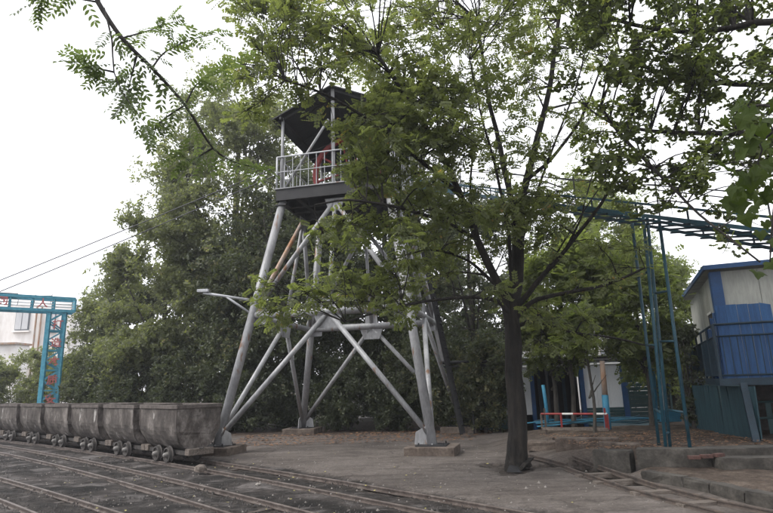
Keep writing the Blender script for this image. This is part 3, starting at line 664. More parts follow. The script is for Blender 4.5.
M['dryleaf'] = mat('dry_leaf', [(.10, .05, .03), (.20, .10, .05), (.28, .17, .09)], 9, .8, .1)
M['yleaf'] = mat('yellow_fallen_leaf', [(.32, .28, .08), (.42, .38, .14)], 6, .7, .1)
def a1(r_):
    y = r_.uniform(16.4, 20); x = r_.uniform(-5, 3.2); return x, y + .0, .015
scatter_leaves('leaf_litter', 1800, a1, M['dryleaf'], .045, 'brown leaf litter under the bushes behind the tower')
def a2(r_): y = r_.uniform(6.6, 16); return r_.uniform(-.6, .3) * y, y, .012
scatter_leaves('fallen_leaves', 130, a2, M['yleaf'], .024, 'a few yellow leaves fallen on the yard')
def a3(r_): return r_.uniform(3.4, 7.0), r_.uniform(10.4, 13.5), .37
scatter_leaves('soil_litter', 1500, a3, M['dryleaf'], .028, 'dry leaves and bits on the brown soil')

# ------------------------------------------------------------------ hut on stilts at the right
HA, HB = Vector((.92, -.39, 0)), Vector((.39, .92, 0)); HC = Vector((6.66, 11.6, 0))
def Hp(a, b_, z): return HC + HA * a + HB * b_ + Vector((0, 0, z))
hut = thing('stilt_hut', 'cream panelled hut with blue roof edge on a raised blue railed platform', 'hut', HC)
def hbox(name, a0, a1_, b0, b1, z0, z1, m, par, **k):
    return MB().poly([Hp(a0, b0, z0), Hp(a1_, b0, z0), Hp(a1_, b1, z0), Hp(a0, b1, z0)], (0, 0, z1 - z0)).build(name, m, par, **k)
hbox('floor_slab', 0, 7, 0, 7.4, 1.40, 1.50, M['steel_dk'], hut)
hbox('floor_edge', -.03, 7, -.03, -.002, 1.38, 1.52, M['blue_dk'], hut); hbox('floor_edge', -.032, -.002, 0, 7.4, 1.38, 1.52, M['blue_dk'], hut)
wz = 3.86
for k in range(8): hbox('wall_panel', .35 + k * .8, .35 + k * .8 + .792, 1.1, 1.16, 1.5, wz, M['hut_wall'], hut)
for k in range(6): hbox('wall_panel', .30, .36, 1.17 + k * .95, 1.17 + k * .95 + .942, 1.5, wz + .05 * 0, M['hut_wall'], hut)
hbox('corner_post', .22, .44, 1.02, 1.10, 1.5, wz - .002, M['blue_hut'], hut); hbox('corner_post', .22, .298, 1.102, 1.30, 1.5, wz - .002, M['blue_hut'], hut)
wf = hbox('window', .285, .298, 2.3, 2.9, 2.6, 3.05, M['black'], hut); hbox('frame', .27, .284, 2.26, 2.94, 3.05, 3.10, M['white'], wf)
# roof: slightly sloping sheet with blue fascia
rb = MB(); rb.add([Hp(.15, .93, 3.92), Hp(7, .93, 3.92), Hp(7, 7.8, 4.05), Hp(.15, 7.8, 4.05), Hp(.15, .93, 3.98), Hp(7, .93, 3.98), Hp(7, 7.8, 4.11), Hp(.15, 7.8, 4.11)], [(0, 3, 2, 1), (4, 5, 6, 7), (0, 1, 5, 4), (1, 2, 6, 5), (2, 3, 7, 6), (3, 0, 4, 7)]); rb.build('roof', M['hut_wall'], hut)
MB().bar(Hp(.10, .91, 3.95), Hp(7, .91, 3.95), .05, .10).build('fascia', M['blue_hut'], hut); MB().bar(Hp(.12, .93, 3.95), Hp(.12, 7.8, 4.08), .05, .10).build('fascia', M['blue_hut'], hut)
# railing
for a, b_ in ((Hp(0, 0, 1.5), Hp(7, 0, 1.5)), (Hp(0, 0, 1.5), Hp(0, 7.4, 1.5))):
    Ln = (b_ - a).length; par = hut
    for h in (1.10, .86, .08): MB().tube([a + Vector((0, 0, h)), b_ + Vector((0, 0, h))], .024 if h > 1 else .018, 8).build('railing_bar', M['blue_dk'], hut, smooth=True)
    n = int(Ln / .13)
    for k in range(1, n):
        if k % 9 == 0:
            p = a.lerp(b_, k / n); MB().tube([p, p + Vector((0, 0, 1.1))], .026, 8).build('railing_post', M['blue_dk'], hut)
        else:
            p = a.lerp(b_, k / n); MB().tube([p + Vector((0, 0, .08)), p + Vector((0, 0, .86))], .009, 5).build('baluster', M['blue_dk'], hut)
MB().tube([Hp(0, 0, 1.4), Hp(0, 0, 2.6)], .032, 8).build('railing_post', M['blue_dk'], hut)
# tall blue boards leaning inside the rail
for k in range(5):
    h = 1.50 + [0, .005, .0, -.008, .004][k]; a0 = .10 + k * .20
    MB().poly([Hp(a0, .08 + k * .006, 1.5), Hp(a0 + .192, .08 + k * .006, 1.5), Hp(a0 + .192, .13, 1.5 + h - (.05 if k == 4 else 0)), Hp(a0, .13, 1.5 + h)], HB * .02).build('blue_board', M['blue_board'], hut)
for k in range(9):
    h = [1.42, 1.38, 1.40, 1.30, 1.33, 1.1, 1.12, 1.15, 1.1][k]; b0 = .10 + k * .26
    MB().poly([Hp(.08, b0, 1.5), Hp(.10 + .02, b0 + .25, 1.5), Hp(.13, b0 + .25, 1.5 + h + .03), Hp(.11, b0, 1.5 + h)], HA * .02).build('blue_board', M['blue_board'], hut)
# posts and slats below the floor
def post(a, b_, par, m=M['blue_dk'], w=.13): 
    p = Hp(a, b_, 0); return MB().box((p.x, p.y, .72), (w, w, 1.36), Matrix.Rotation(-.4, 3, 'Z')).build('post', m, par)
pp = MB().bar((6.87, 11.12, .2), (6.98, 11.42, 1.42), .12, .10); pp.build('post', M['blue_dk'], hut)
for a, b_ in ((3.2, .3), (6, .3), (3.2, 3.4), (6, 3.4), (.3, 7.0)): post(a, b_, hut)
sl_ = thing('slat_screen', 'row of upright dull teal slats closing the space under the hut floor', 'screen', (7.0, 12.5, 0))
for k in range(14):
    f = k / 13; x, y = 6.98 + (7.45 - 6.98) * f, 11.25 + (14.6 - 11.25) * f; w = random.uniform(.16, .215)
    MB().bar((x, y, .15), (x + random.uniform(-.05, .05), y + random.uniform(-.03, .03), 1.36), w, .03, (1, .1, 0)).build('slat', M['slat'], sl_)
bw = MB().poly([Hp(.75, 2.2, 0), Hp(7, 2.2, 0), Hp(7, 2.35, 0), Hp(.75, 2.35, 0)], (0, 0, 1.39)).build('basement_wall', M['iron']); tag(bw, 'dark wall in the shadow under the raised hut', 'wall')  # dark wall added to make up the shade below the hut floor
gb = thing('teal_barrier', 'small teal railing in the shade under the hut at the right edge', 'railing', Hp(1.3, .8, 0))
for h in (.62, .95): MB().tube([Hp(.75, 1.3, h + .05), Hp(3.3, .9, h + .12)], .022, 8).build('railing_bar', M['teal'], gb)
for k in range(9): MB().bar(Hp(.95 + k * .28, 1.28 - k * .04, .25), Hp(.95 + k * .28, 1.28 - k * .04, 1.0), .10, .02, HB).build('picket', M['teal'], gb)

# ------------------------------------------------------------------ shed, fences, barrier in the middle distance
sh = thing('white_shed', 'white panelled shed with bright blue corner posts and a teal corrugated base behind the trees', 'shed', (6.5, 19, 0))
Y0 = 19.0
def X(u, v, Y=Y0): return at(u, v, Y).x
def Zz(u, v, Y=Y0): return at(u, v, Y).z
xa, xb = X(585, 400), X(623, 400)
for k in range(3):
    x0 = xa + (xb - xa) * k / 3; MB().box((x0 + (xb - xa) / 6, Y0, 1.35), ((xb - xa) / 3 - .008, .06, 1.7)).build('wall_panel', M['white_wall'], sh)
MB().box((xa - .06, Y0 - .04, 1.05), (.13, .12, 2.35)).build('corner_post', M['blue_hut'], sh); MB().box((xb + .07, Y0 - .04, 1.05), (.17, .12, 2.35)).build('corner_post', M['blue_hut'], sh)
def corrugated(name, a, b_, z0, z1, m, par=None, pitch=.12, dep=.02):
    a, b_ = Vector(a), Vector(b_); d = b_ - a; n = max(2, int(d.length / pitch * 2)); nr = Vector((-d.y, d.x, 0)).normalized(); B = MB()
    for i in range(n + 1):
        p = a + d * (i / n) + nr * (dep if i % 2 else -dep); B.v.append((p.x, p.y, z0)); B.v.append((p.x, p.y, z1))
    for i in range(n): B.f.append((2 * i, 2 * i + 2, 2 * i + 3, 2 * i + 1))
    return B.build(name, m, par)
for k in range(7): MB().box(((xa + xb) / 2, Y0 - .06, .03 + .08 + k * .085), (xb - xa, .035, .078)).build('base_plank', M['teal'], sh)
xl = X(524, 400); xo = X(533, 400)
MB().box(((xl + xo) / 2 - .3, Y0, 1.35), (xo - xl + .6, .06, 1.7)).build('wall_panel', M['white_wall'], sh)
MB().box((xo, Y0 - .04, 1.05), (.12, .12, 2.35)).build('corner_post', M['blue_hut'], sh)
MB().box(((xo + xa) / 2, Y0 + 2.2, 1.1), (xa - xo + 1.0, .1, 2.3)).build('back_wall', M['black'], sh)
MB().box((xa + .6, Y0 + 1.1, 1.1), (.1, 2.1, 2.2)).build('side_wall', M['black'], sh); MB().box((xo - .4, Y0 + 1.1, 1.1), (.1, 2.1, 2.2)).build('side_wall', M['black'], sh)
for k in range(6): MB().box((xo + .2 + k * .28, Y0 + .9, 1.1), (.10, .05, 2.1)).build('hanging_slat', M['blue_dk'], sh)
MB().box(((xl + xb) / 2, Y0 + 1.0, 2.30), (xb - xl + 1.6, 2.5, .10)).build('roof', M['white_wall'], sh)
MB().tube([(X(480, 368), Y0 - .35, Zz(480, 369)), (X(670, 362), Y0 - .35, Zz(670, 362))], .04, 8).build('gutter_pipe', M['white'], sh)
pg = thing('pipe_gantry', 'pair of long pipes crossing above the shed roof on thin posts', 'pipe', (6.5, 18.2, 0))
for v, r_ in ((360, .05), (364, .03)): MB().tube([at(440, v + 3, 18.4), at(700, v - 7, 18.4)], r_, 8).build('pipe', M['steel_dk'], pg)
for u in (470, 545, 690): 
    p = at(u, 362, 18.4); MB().tube([(p.x, p.y, 0), p], .03, 6).build('post', M['steel_dk'], pg)
# building beyond
bk = thing('pale_building', 'long pale building showing in bits between the trees above the white shed', 'building', (6, 30, 0))
MB().box((6, 31, 2.1), (17, .3, 4.2)).build('wall', M['plaster'], bk)
for k in range(9): MB().box((-1.4 + k * 1.9, 30.80, 2.5), (.9, .08, 1.1)).build('window', M['glass'], bk)
MB().box((6, 31.2, 4.3), (17.6, 1.6, .18)).build('roof', M['steel_dk'], bk)
# fences
f1 = thing('board_fence', 'dark teal horizontal board fence to the left of the white shed', 'fence', (4.2, 19.3, 0))
for k in range(7): MB().box(((X(478, 410) + xl) / 2, 19.35, .12 + k * .16), (xl - X(478, 410) - .1, .03, .152)).build('fence_board', M['teal'], f1)
f2 = thing('board_fence', 'dark teal horizontal board fence behind the red and white bollard, right of the shed', 'fence', (9.2, 21.5, 0))
for k in range(11): MB().box((11.2, 21.6, .12 + k * .15), (4.8, .03, .142)).build('fence_board', M['teal'], f2)
for x in (8.85, 10.4, 12.0, 13.5): MB().box((x, 21.54, .85), (.08, .08, 1.7)).build('fence_post', M['teal'], f2)
# red/white barrier
ba = thing('barrier_frame', 'red and white striped metal barrier frame with an orange-brown lower rail', 'barrier', (4.6, 14.4, 0))
a, b_ = at(541, 414, 14.9), at(607, 414, 14.1)
for k in range(6):
    MB().tube([a.lerp(b_, k / 6), a.lerp(b_, (k + 1) / 6)], .026, 8).build('top_bar', M['red'] if k % 3 != 2 else M['white'], ba)
lo = Vector((0, 0, -.36)); MB().bar(a + lo, b_ + lo, .05, .07).build('bottom_bar', M['timber'], ba)
for f, m in ((0, 'timber'), (.06, 'rust_dk'), (.31, 'red'), (.97, 'red'), (1.0, 'red')):
    p = a.lerp(b_, f); MB().bar(p + (Vector((0, 0, -.62)) if f in (.06, .97) else lo), p + (Vector((0, 0, .14)) if f in (.06, .97) else Vector((0, 0, 0))), .04, .04).build('upright', M[m], ba)
po = thing('gate_post', 'thick post painted blue below with worn orange timber above, beside the barrier', 'post', (5.25, 14, .2))
p0, p1 = at(608, 430, 14.6), at(602, 361, 14.6); MB().tube([(p0.x, p0.y, p0.z - .1), p0.lerp(p1, .5)], [.085, .08], 10).build('lower_sleeve', M['cyan'], po, smooth=True); MB().tube([p0.lerp(p1, .5), p0.lerp(p1, .75), p1], [.07, .066, .06], 10).build('upper_pole', M['rusty'], po, smooth=True)
bo = thing('striped_bollard', 'red and white striped bollard standing on a blue foot', 'bollard', (8.0, 20, 0))
p0, p1 = at(627, 421, 19.5), at(623, 395, 19.5)
for k in range(3): MB().tube([p0.lerp(p1, k / 3), p0.lerp(p1, (k + 1) / 3)], .10, 12).build('band', M['red'] if k == 1 else M['white'], bo, smooth=True)
MB().box((p0.x - .1, p0.y, p0.z - .0), (.32, .25, .36)).build('foot', M['cyan'], bo)
cp_ = thing('cyan_pipe_stand', 'upright bright cyan pipes with a valve box behind the trestle legs', 'pipe stand', (7.2, 16, 0))
for u0, u1, r_ in ((656, 651, .07), (664, 660, .045)): MB().tube([at(u0, 420, 16.2), at(u1, 350, 16.2)], r_, 10).build('pipe', M['cyan'] if r_ > .05 else M['white'], cp_, smooth=True)
p = at(668, 416, 16.0); MB().box(p, (.55, .35, .30)).build('valve_box', M['cyan'], cp_, bevel=.02)
c2 = thing('cyan_pipe_stand', 'thin cyan standpipe with a small tank behind the left end of the barrier', 'pipe stand', (4.2, 16, 0))
MB().tube([at(548, 432, 16), at(546, 405, 16), at(543, 385, 16)], .05, 8).build('pipe', M['cyan'], c2, smooth=True); MB().box(at(551, 431, 15.9), (.3, .25, .28)).build('tank', M['blue_dk'], c2, bevel=.02)
# blue hoses / bent pipes lying about
for i in range(7):
    r9 = random.Random(50 + i); y0_ = 15.4 + i * .28; pts = []
    for k in range(7): pts.append((4.0 + k * .62 + r9.uniform(-.2, .2), y0_ + k * .12 + r9.uniform(-.15, .15), .36 + r9.uniform(0, .12)))
    o = MB().tube(pts, .02, 6).build('bent_pipe', M['cyan'] if i % 2 else M['blue'], smooth=True); tag(o, ['bent dark blue pipe nearest the barrier frame', 'bent cyan pipe nearest the barrier frame', 'second dark blue bent pipe behind the barrier frame', 'second cyan bent pipe behind the barrier frame', 'third dark blue bent pipe behind the barrier frame', 'cyan bent pipe lying farthest behind the barrier frame', 'dark blue bent pipe lying nearest the white shed'][i], 'pipe', 'tangle of bent blue pipes behind the barrier')
# a heap covered with pale tarp
hp = MB(); nn = 14
for i in range(nn):
    for j in range(nn):
        x, y = i / (nn - 1), j / (nn - 1); z = .14 * math.sin(x * math.pi) ** .7 * math.sin(y * math.pi) ** .7 + random.uniform(0, .03); hp.v.append((6.0 + x * 1.9, 16.6 + y * 1.4, z + .22))
for i in range(nn - 1):
    for j in range(nn - 1): k = i * nn + j; hp.f.append((k, k + 1, k + nn + 1, k + nn))
o = hp.build('tarp_heap', M['tarp'], smooth=True); tag(o, 'low heap under a faded blue-green tarpaulin behind the trestle legs', 'tarpaulin')

# ------------------------------------------------------------------ blue sign gate at the left
GY = 25.5
gt = thing('sign_gate', 'blue lattice gateway carrying red Chinese characters over the tracks at the left', 'gate', (-14.6, GY, 0))
gx0, gx1 = -15.35, -14.62
def lattice(a, b_, w, off, name, par, nb, m='gate'):
    """flat lattice panel: two chords a..b and a+off..b+off with zigzag lacing"""
    MB().bar(a, b_, w, w).build('chord', M[m], par); MB().bar(a + off, b_ + off, w, w).build('chord', M[m], par)
    for k in range(nb):
        p, q = a.lerp(b_, k / nb), a.lerp(b_, (k + 1) / nb)
        MB().bar(p if k % 2 else p + off, q + off if k % 2 else q, w * .5, w * .5).build('lacing_bar', M[m], par)
        if k % 2 == 0: MB().bar(p, p + off, w * .5, w * .5).build('cross_bar', M[m], par)
zt_ = 5.25
dirG = Vector((.80, .60, 0)).normalized()                  # beam recedes to the right
nG = Vector((.60, -.80, 0))
def Gp(a, b_, z): return Vector((-14.75, GY, 0)) + dirG * a + nG * b_ + Vector((0, 0, z))
for b0 in (0, -.62): lattice(Gp(-.62, b0, 0), Gp(-.62, b0, zt_), .12, dirG * .62, 'column', gt, 12)
lattice(Gp(-.62, 0, 0), Gp(-.62, 0, zt_), .07, nG * -.62, 'column', gt, 12)
lattice(Gp(0, 0, 0), Gp(0, 0, zt_), .07, nG * -.62, 'column', gt, 12)
BL_ = 7.5
for b0 in (.06, -.68):
    for z in (zt_ + .02, zt_ + .60): MB().bar(Gp(-BL_, b0, z), Gp(.35, b0, z), .10, .13).build('beam_chord', M['gate'], gt)
    for k in range(3): MB().bar(Gp(-BL_, b0, zt_ + .17 + k * .13), Gp(.35, b0, zt_ + .17 + k * .13), .02, .025).build('slat', M['white'], gt)
for k in range(10):
    a = -BL_ + .3 + k * .84; 
    for b0 in (.06, -.68): MB().bar(Gp(a, b0, zt_), Gp(a, b0, zt_ + .6), .07, .05).build('beam_upright', M['gate'], gt)
MB().bar(Gp(.35, .06, zt_ + .3), Gp(.35, -.68, zt_ + .3), .05, .6).build('end_plate', M['gate'], gt)
MB().bar(Gp(-BL_, -.3, zt_ + .70), Gp(-1.9, -.3, zt_ + .70), .5, .05).build('cap_board', M['rust_dk'], gt)
for b0 in (0, -.62): lattice(Gp(-BL_, b0, 0), Gp(-BL_, b0, zt_), .12, dirG * .62, 'column', gt, 12)
def glyph(ch, pos, size):
    c = bpy.data.curves.new('character', 'FONT'); c.body = ch; c.size = size; c.extrude = .012; c.align_x = 'CENTER'; c.align_y = 'CENTER'; c.offset = .008
    o = bpy.data.objects.new('character', c); col.objects.link(o)
    bpy.context.view_layer.update(); dg = bpy.context.evaluated_depsgraph_get(); me = bpy.data.meshes.new_from_object(o.evaluated_get(dg)); bpy.data.objects.remove(o)
    me.materials.clear(); me.materials.append(M['red_sign'])
    Rm = Matrix((( dirG.x, 0, nG.x), (dirG.y, 0, nG.y), (0, 1, 0))).to_4x4()
    me.transform(Rm); q = bpy.data.objects.new('character', me); col.objects.link(q); q.parent = gt; q.location = Vector(pos) - gt.location
for k, ch in enumerate('打造本质安全'): glyph(ch, Gp(-.28, .09, zt_ - .62 - k * .82), .44)
for a, ch in ((-.95, '人'), (-2.45, '网'), (-3.75, '青'), (-5.25, '生'), (-6.5, '矿')): glyph(ch, Gp(a, .14, zt_ + .31), .42)
# building behind the gate
lb = thing('apartment_building', 'white rendered building with a curtained window far behind the blue gate', 'building', (-31, 44, 0))
def LB(u, v): return at(u, v, 44)
w0 = LB(-60, 330); w1 = LB(80, 330)
MB().box(((w0.x + LB(66, 330).x) / 2, 46, 4.3), (LB(66, 330).x - w0.x, 3, 8.6)).build('wall', M['plaster'], lb)
for u0, u1 in ((11, 27), (46, 53), (-22, -6)):
    a, b_ = LB(u0, 330), LB(u1, 311); f = MB().box(((a.x + b_.x) / 2, 44.44, (a.z + b_.z) / 2), (b_.x - a.x, .14, b_.z - a.z)).build('window', M['glass'], lb)
    for k in range(2): MB().box((a.x + (b_.x - a.x) * (.26 + .48 * k), 44.35, (a.z + b_.z) / 2), ((b_.x - a.x) * .42, .04, (b_.z - a.z) * .9)).build('curtain', M['curtain'], f)
    MB().box(((a.x + b_.x) / 2, 44.38, a.z - .1), (b_.x - a.x + .3, .25, .12)).build('sill', M['plaster'], f)
for u in (34, 39):
    a = LB(u, 316); MB().tube([(a.x, 44.3, 0), (a.x, 44.3, 8.4)], .07, 8).build('drain_pipe', M['rusty'], lb)
ab = LB(35, 340); MB().box((LB(8, 350).x, 42.5, 2.6), (4.2, 1.6, 5.3)).build('annex', M['plaster'], lb)
MB().box((LB(8, 350).x, 42.4, 5.32), (4.5, 1.9, .14)).build('annex_roof', M['rusty'], lb)
for k in range(3):
    a = LB(5 + k * 17, 300); MB().tube([(a.x, 45.5, 8.5), (a.x + .1, 45.5, 9.6)], .03, 6).build('antenna', M['steel_dk'], lb)
MB().box((LB(34, 290).x, 45.6, 9.45), (1.0, .4, .08)).build('solar_panel', M['steel_dk'], lb)

# ------------------------------------------------------------------ foliage
def unit(v): return v / (np.linalg.norm(v, axis=-1, keepdims=True) + 1e-9)
def pinnate(nl=9, L=1.0, w=.11, l=.30):
    """compound leaf lying along +X, quads (n,4,3)"""
    q = []
    for k in range(nl):
        if k == nl - 1: x, a = L * .86, 0
        else: x = L * (.18 + .66 * (k // 2) / ((nl - 1) / 2 - 1 + 1e-6)); a = (1 if k % 2 else -1) * .95
        c, s = math.cos(a), math.sin(a); ll = l * (1.0 if a else 1.0); droop = -.12 * x * x
        b = np.array([[0, 0, 0], [ll * .5, w, .035], [ll, 0, -.03], [ll * .5, -w, .02]])
        b = np.stack([x + b[:, 0] * c - b[:, 1] * s, b[:, 0] * s + b[:, 1] * c, b[:, 2] + droop - .1 * abs(b[:, 0] * s)], 1); q.append(b)
    return np.array(q)
def cluster(n=6, spread=.5, size=.3, seed=1):
    g_ = np.random.default_rng(seed); q = []
    for k in range(n):
        c = g_.normal(size=3) * spread * .5; c[2] *= .7; a = unit(g_.normal(size=3)); u = unit(np.cross(a, g_.normal(size=3))); v = np.cross(a, u)
        s = size * g_.uniform(.7, 1.2); q.append(np.array([c - u * s, c + v * s * .5, c + u * s, c - v * s * .5]))
    return np.array(q)
def broad3():
    """short shoot with three lobed-looking small leaves"""
    q = []
    for k, a in enumerate((-1.2, -.3, .55, 1.4)):
        c, s = math.cos(a), math.sin(a)
        for l, (aa, ln) in enumerate(((-.55, .42), (.0, .5), (.55, .42))):
            c2, s2 = math.cos(a + aa), math.sin(a + aa); o = np.array([.15 * k + .15 * c, .15 * s, 0]); d = np.array([c2, s2, -.15]); p = np.array([-s2, c2, 0]) * .16
            q.append(np.array([o, o + d * ln * .5 + p, o + d * ln, o + d * ln * .5 - p]))
    return np.array(q)
TPL = {'pin': [pinnate(9), pinnate(11, 1.0, .10, .27), pinnate(7, .9, .12, .33)], 'clu': [cluster(6, seed=s) for s in range(5)], 'brd': [broad3()], 'fin': [cluster(9, .55, .17, seed=s + 9) for s in range(5)]}

def foliage(name, P, D, size, tpl, m, parent, tone, flat=.55):
    """P points (n,3), D leaf directions (n,3); one leaf spray per point, all faces in one mesh"""
    n = len(P); g_ = rng; D = unit(D); up = np.tile([0, 0, 1.0], (n, 1)) + g_.normal(size=(n, 3)) * flat
    S = unit(np.cross(up, D)); U = np.cross(D, S); sc = size * g_.uniform(.7, 1.25, n); which = g_.integers(0, len(TPL[tpl]), n); allv = []; allt = []
    for w, Tm in enumerate(TPL[tpl]):
        k = which == w
        if not k.any(): continue
        q = Tm.reshape(-1, 3); fr_ = np.stack([D[k], S[k], U[k]], 1)            # (m,3axes,3)
        v = np.einsum('ij,mjk->mik', q, fr_) * sc[k][:, None, None] + P[k][:, None, :]
        allv.append(v.reshape(-1, 3)); t_ = np.repeat(tone[k], len(q)) + np.repeat(g_.normal(size=(k.sum(), len(Tm))) * .10, 4, axis=1).ravel(); allt.append(t_)
    V = np.concatenate(allv).astype(np.float32); Tn = np.clip(np.concatenate(allt), 0, .999).astype(np.float32)
    loc = np.array(parent.location) if parent is not None else np.zeros(3); V = V - loc
    me = bpy.data.meshes.new(name); nv = len(V); me.vertices.add(nv); me.vertices.foreach_set('co', V.astype(np.float32).ravel()); me.loops.add(nv); me.loops.foreach_set('vertex_index', np.arange(nv, dtype=np.int32)); me.polygons.add(nv // 4); me.polygons.foreach_set('loop_start', np.arange(0, nv, 4, dtype=np.int32)); me.update()
    a = me.attributes.new('tone', 'FLOAT', 'POINT'); a.data.foreach_set('value', Tn); me.materials.append(m)
    o = bpy.data.objects.new(name, me); col.objects.link(o); o['kind'] = 'stuff'
    if parent is not None: o.parent = parent
    return o

def smooth_path(pts, n=10):
    pts = [Vector(p) for p in pts]
    if len(pts) < 3: return [pts[0].lerp(pts[-1], k / n) for k in range(n + 1)]
    out = []; P = [pts[0] * 2 - pts[1]] + pts + [pts[-1] * 2 - pts[-2]]; per = max(2, n // (len(pts) - 1))
    for i in range(1, len(P) - 2):
        for k in range(per):
            t = k / per; a, b_, c, d = P[i - 1], P[i], P[i + 1], P[i + 2]
            out.append(.5 * ((2 * b_) + (c - a) * t + (2 * a - 5 * b_ + 4 * c - d) * t * t + (3 * b_ - a - 3 * c + d) * t ** 3))
    out.append(pts[-1]); return out

def tree(name, label, limbs, clumps, leafm, bark, base, tpl='pin', size=.3, per=60, group=None, twigs=True, cat='tree', tone0=.5, sub=5, trunk_r=None, droop=.25, flat=.55, lump=0):
    """limbs: [(points, r0, r1)], first is the trunk; clumps: [(x,y,z,r,(n))]; each clump gets a twig from the nearest limb"""
    t = thing(name, label, cat, base, group); allp = []
    for i, (pts, r0, r1) in enumerate(limbs):
        sp = smooth_path(pts, 14 if i else 16); n = len(sp); rad = [r0 + (r1 - r0) * (k / (n - 1)) ** .8 for k in range(n)]
        if i == 0:
            for k in range(min(4, n)): rad[k] *= [1.45, 1.15, 1.05, 1.0][k]
        ph = random.uniform(0, 6); sp2 = [p + Vector((math.sin(k * 1.7 + ph), math.cos(k * 2.1 + ph), 0)) * (rad[k] * (.12 if i == 0 else .22)) for k, p in enumerate(sp)]
        if i == 0 and r0 > .15:                               # ridged bark and root flare
            m_ = 60; fine = [sp2[int(q)].lerp(sp2[min(int(q) + 1, n - 1)], q - int(q)) for q in [k * (n - 1) / m_ for k in range(m_ + 1)]]
            rf = [float(np.interp(k * (n - 1) / m_, range(n), rad)) for k in range(m_ + 1)]; nn_ = 36; b = MB().tube(fine, rf, nn_)
            rd = [random.gauss(0, .06) for _ in range(nn_)]; fl_ = [.32 * max(0, math.sin(j * 2 * math.pi / nn_ * 2.5 + 1)) for j in range(nn_)]; nvv = []
            for q, v in enumerate(b.v[:(m_ + 1) * nn_]):
                k, j = divmod(q, nn_); c_ = fine[k]
                if j == 0: rd = [w * .86 + random.gauss(0, .030) for w in rd]
                f_ = 1 + rd[j] + fl_[j] * max(0, 1 - max(0, c_.z) / .45) ** 2; nvv.append(tuple(c_ + (Vector(v) - c_) * f_))
            b.v = nvv
        else: b = MB().tube(sp2, rad, 12 if r0 > .1 else 7)
        b.build('trunk' if i == 0 else 'limb', bark, t, smooth=True)
        for k in range(n): allp.append((sp2[k], rad[k], i))
    A = np.array([tuple(p) for p, r_, i in allp]); AR = np.array([r_ for p, r_, i in allp]); AI = np.array([i for p, r_, i in allp])
    tw_ = MB(); PP = []; DD = []; TT = []
    for cl in clumps:
        c = np.array(cl[:3], float); r_ = cl[3]; n = int(cl[4]) if len(cl) > 4 else per
        d = np.linalg.norm(A - c, axis=1) + np.maximum(0, A[:, 2] - c[2]) * 1.2 + (AI == 0) * .3; j = int(np.argmin(d)); a = A[j]
        lt = rng.uniform(-.18, .18) + tone0
        m_ = (a + c) / 2 + np.array([rng.normal() * .08, rng.normal() * .08, .10]) * np.linalg.norm(c - a)
        if twigs:
            r0 = min(AR[j] * .6, .012 + .014 * np.linalg.norm(c - a)); bp = smooth_path([a, m_, c], 6); tw_.tube(bp, [r0 + (.006 - r0) * k / (len(bp) - 1) for k in range(len(bp))], 5, cap=False)
        # sub-twigs inside the clump
        dirc = unit((c - a)[None])[0]; k_ = sub; ends_ = []
        for q in range(k_):
            e = c + unit((rng.normal(size=3) * [1, 1, .6] + dirc * .5)[None])[0] * r_ * rng.uniform(.55, 1.05)
            s0_ = c + (a - c) * rng.uniform(0, .25); ends_.append((s0_, e))
            if twigs:
                mm = (s0_ + e) / 2 + rng.normal(size=3) * .06 * r_; tw_.tube([s0_, mm, e], [.007, .005, .003], 4, cap=False)
        f = rng.uniform(.15, 1.08, n); w = rng.integers(0, k_, n); S0 = np.array([e[0] for e in ends_])[w]; E0 = np.array([e[1] for e in ends_])[w]
        p = S0 + (E0 - S0) * f[:, None] + rng.normal(size=(n, 3)) * r_ * .13
        dd = unit(E0 - S0) * .6 + unit(rng.normal(size=(n, 3)) * [1, 1, .45]) - np.array([0, 0, droop]); PP.append(p); DD.append(dd); TT.append(np.full(n, lt) + rng.normal(size=n) * .12)
    if twigs: tw_.build('twigs', bark, t, kind='stuff')
    P = np.concatenate(PP); foliage('crown', P, np.concatenate(DD), size, tpl, leafm, t, np.concatenate(TT), flat)
    return t

def px_clumps(boxes, seed):
    g_ = random.Random(seed); out = []
    for (u0, u1, v0, v1, y0, y1, n, r_, lv_) in boxes:
        for k in range(n):
            u_, v_ = g_.uniform(u0, u1), g_.uniform(v0, v1)
            if 262 < u_ < 352 and 72 < v_ < 212 and g_.random() < .86: continue     # the crown is thin round the platform
            p = at(u_, v_, g_.uniform(y0, y1)); out.append((p.x, p.y, p.z, r_ * g_.uniform(.75, 1.3), lv_))
    return out

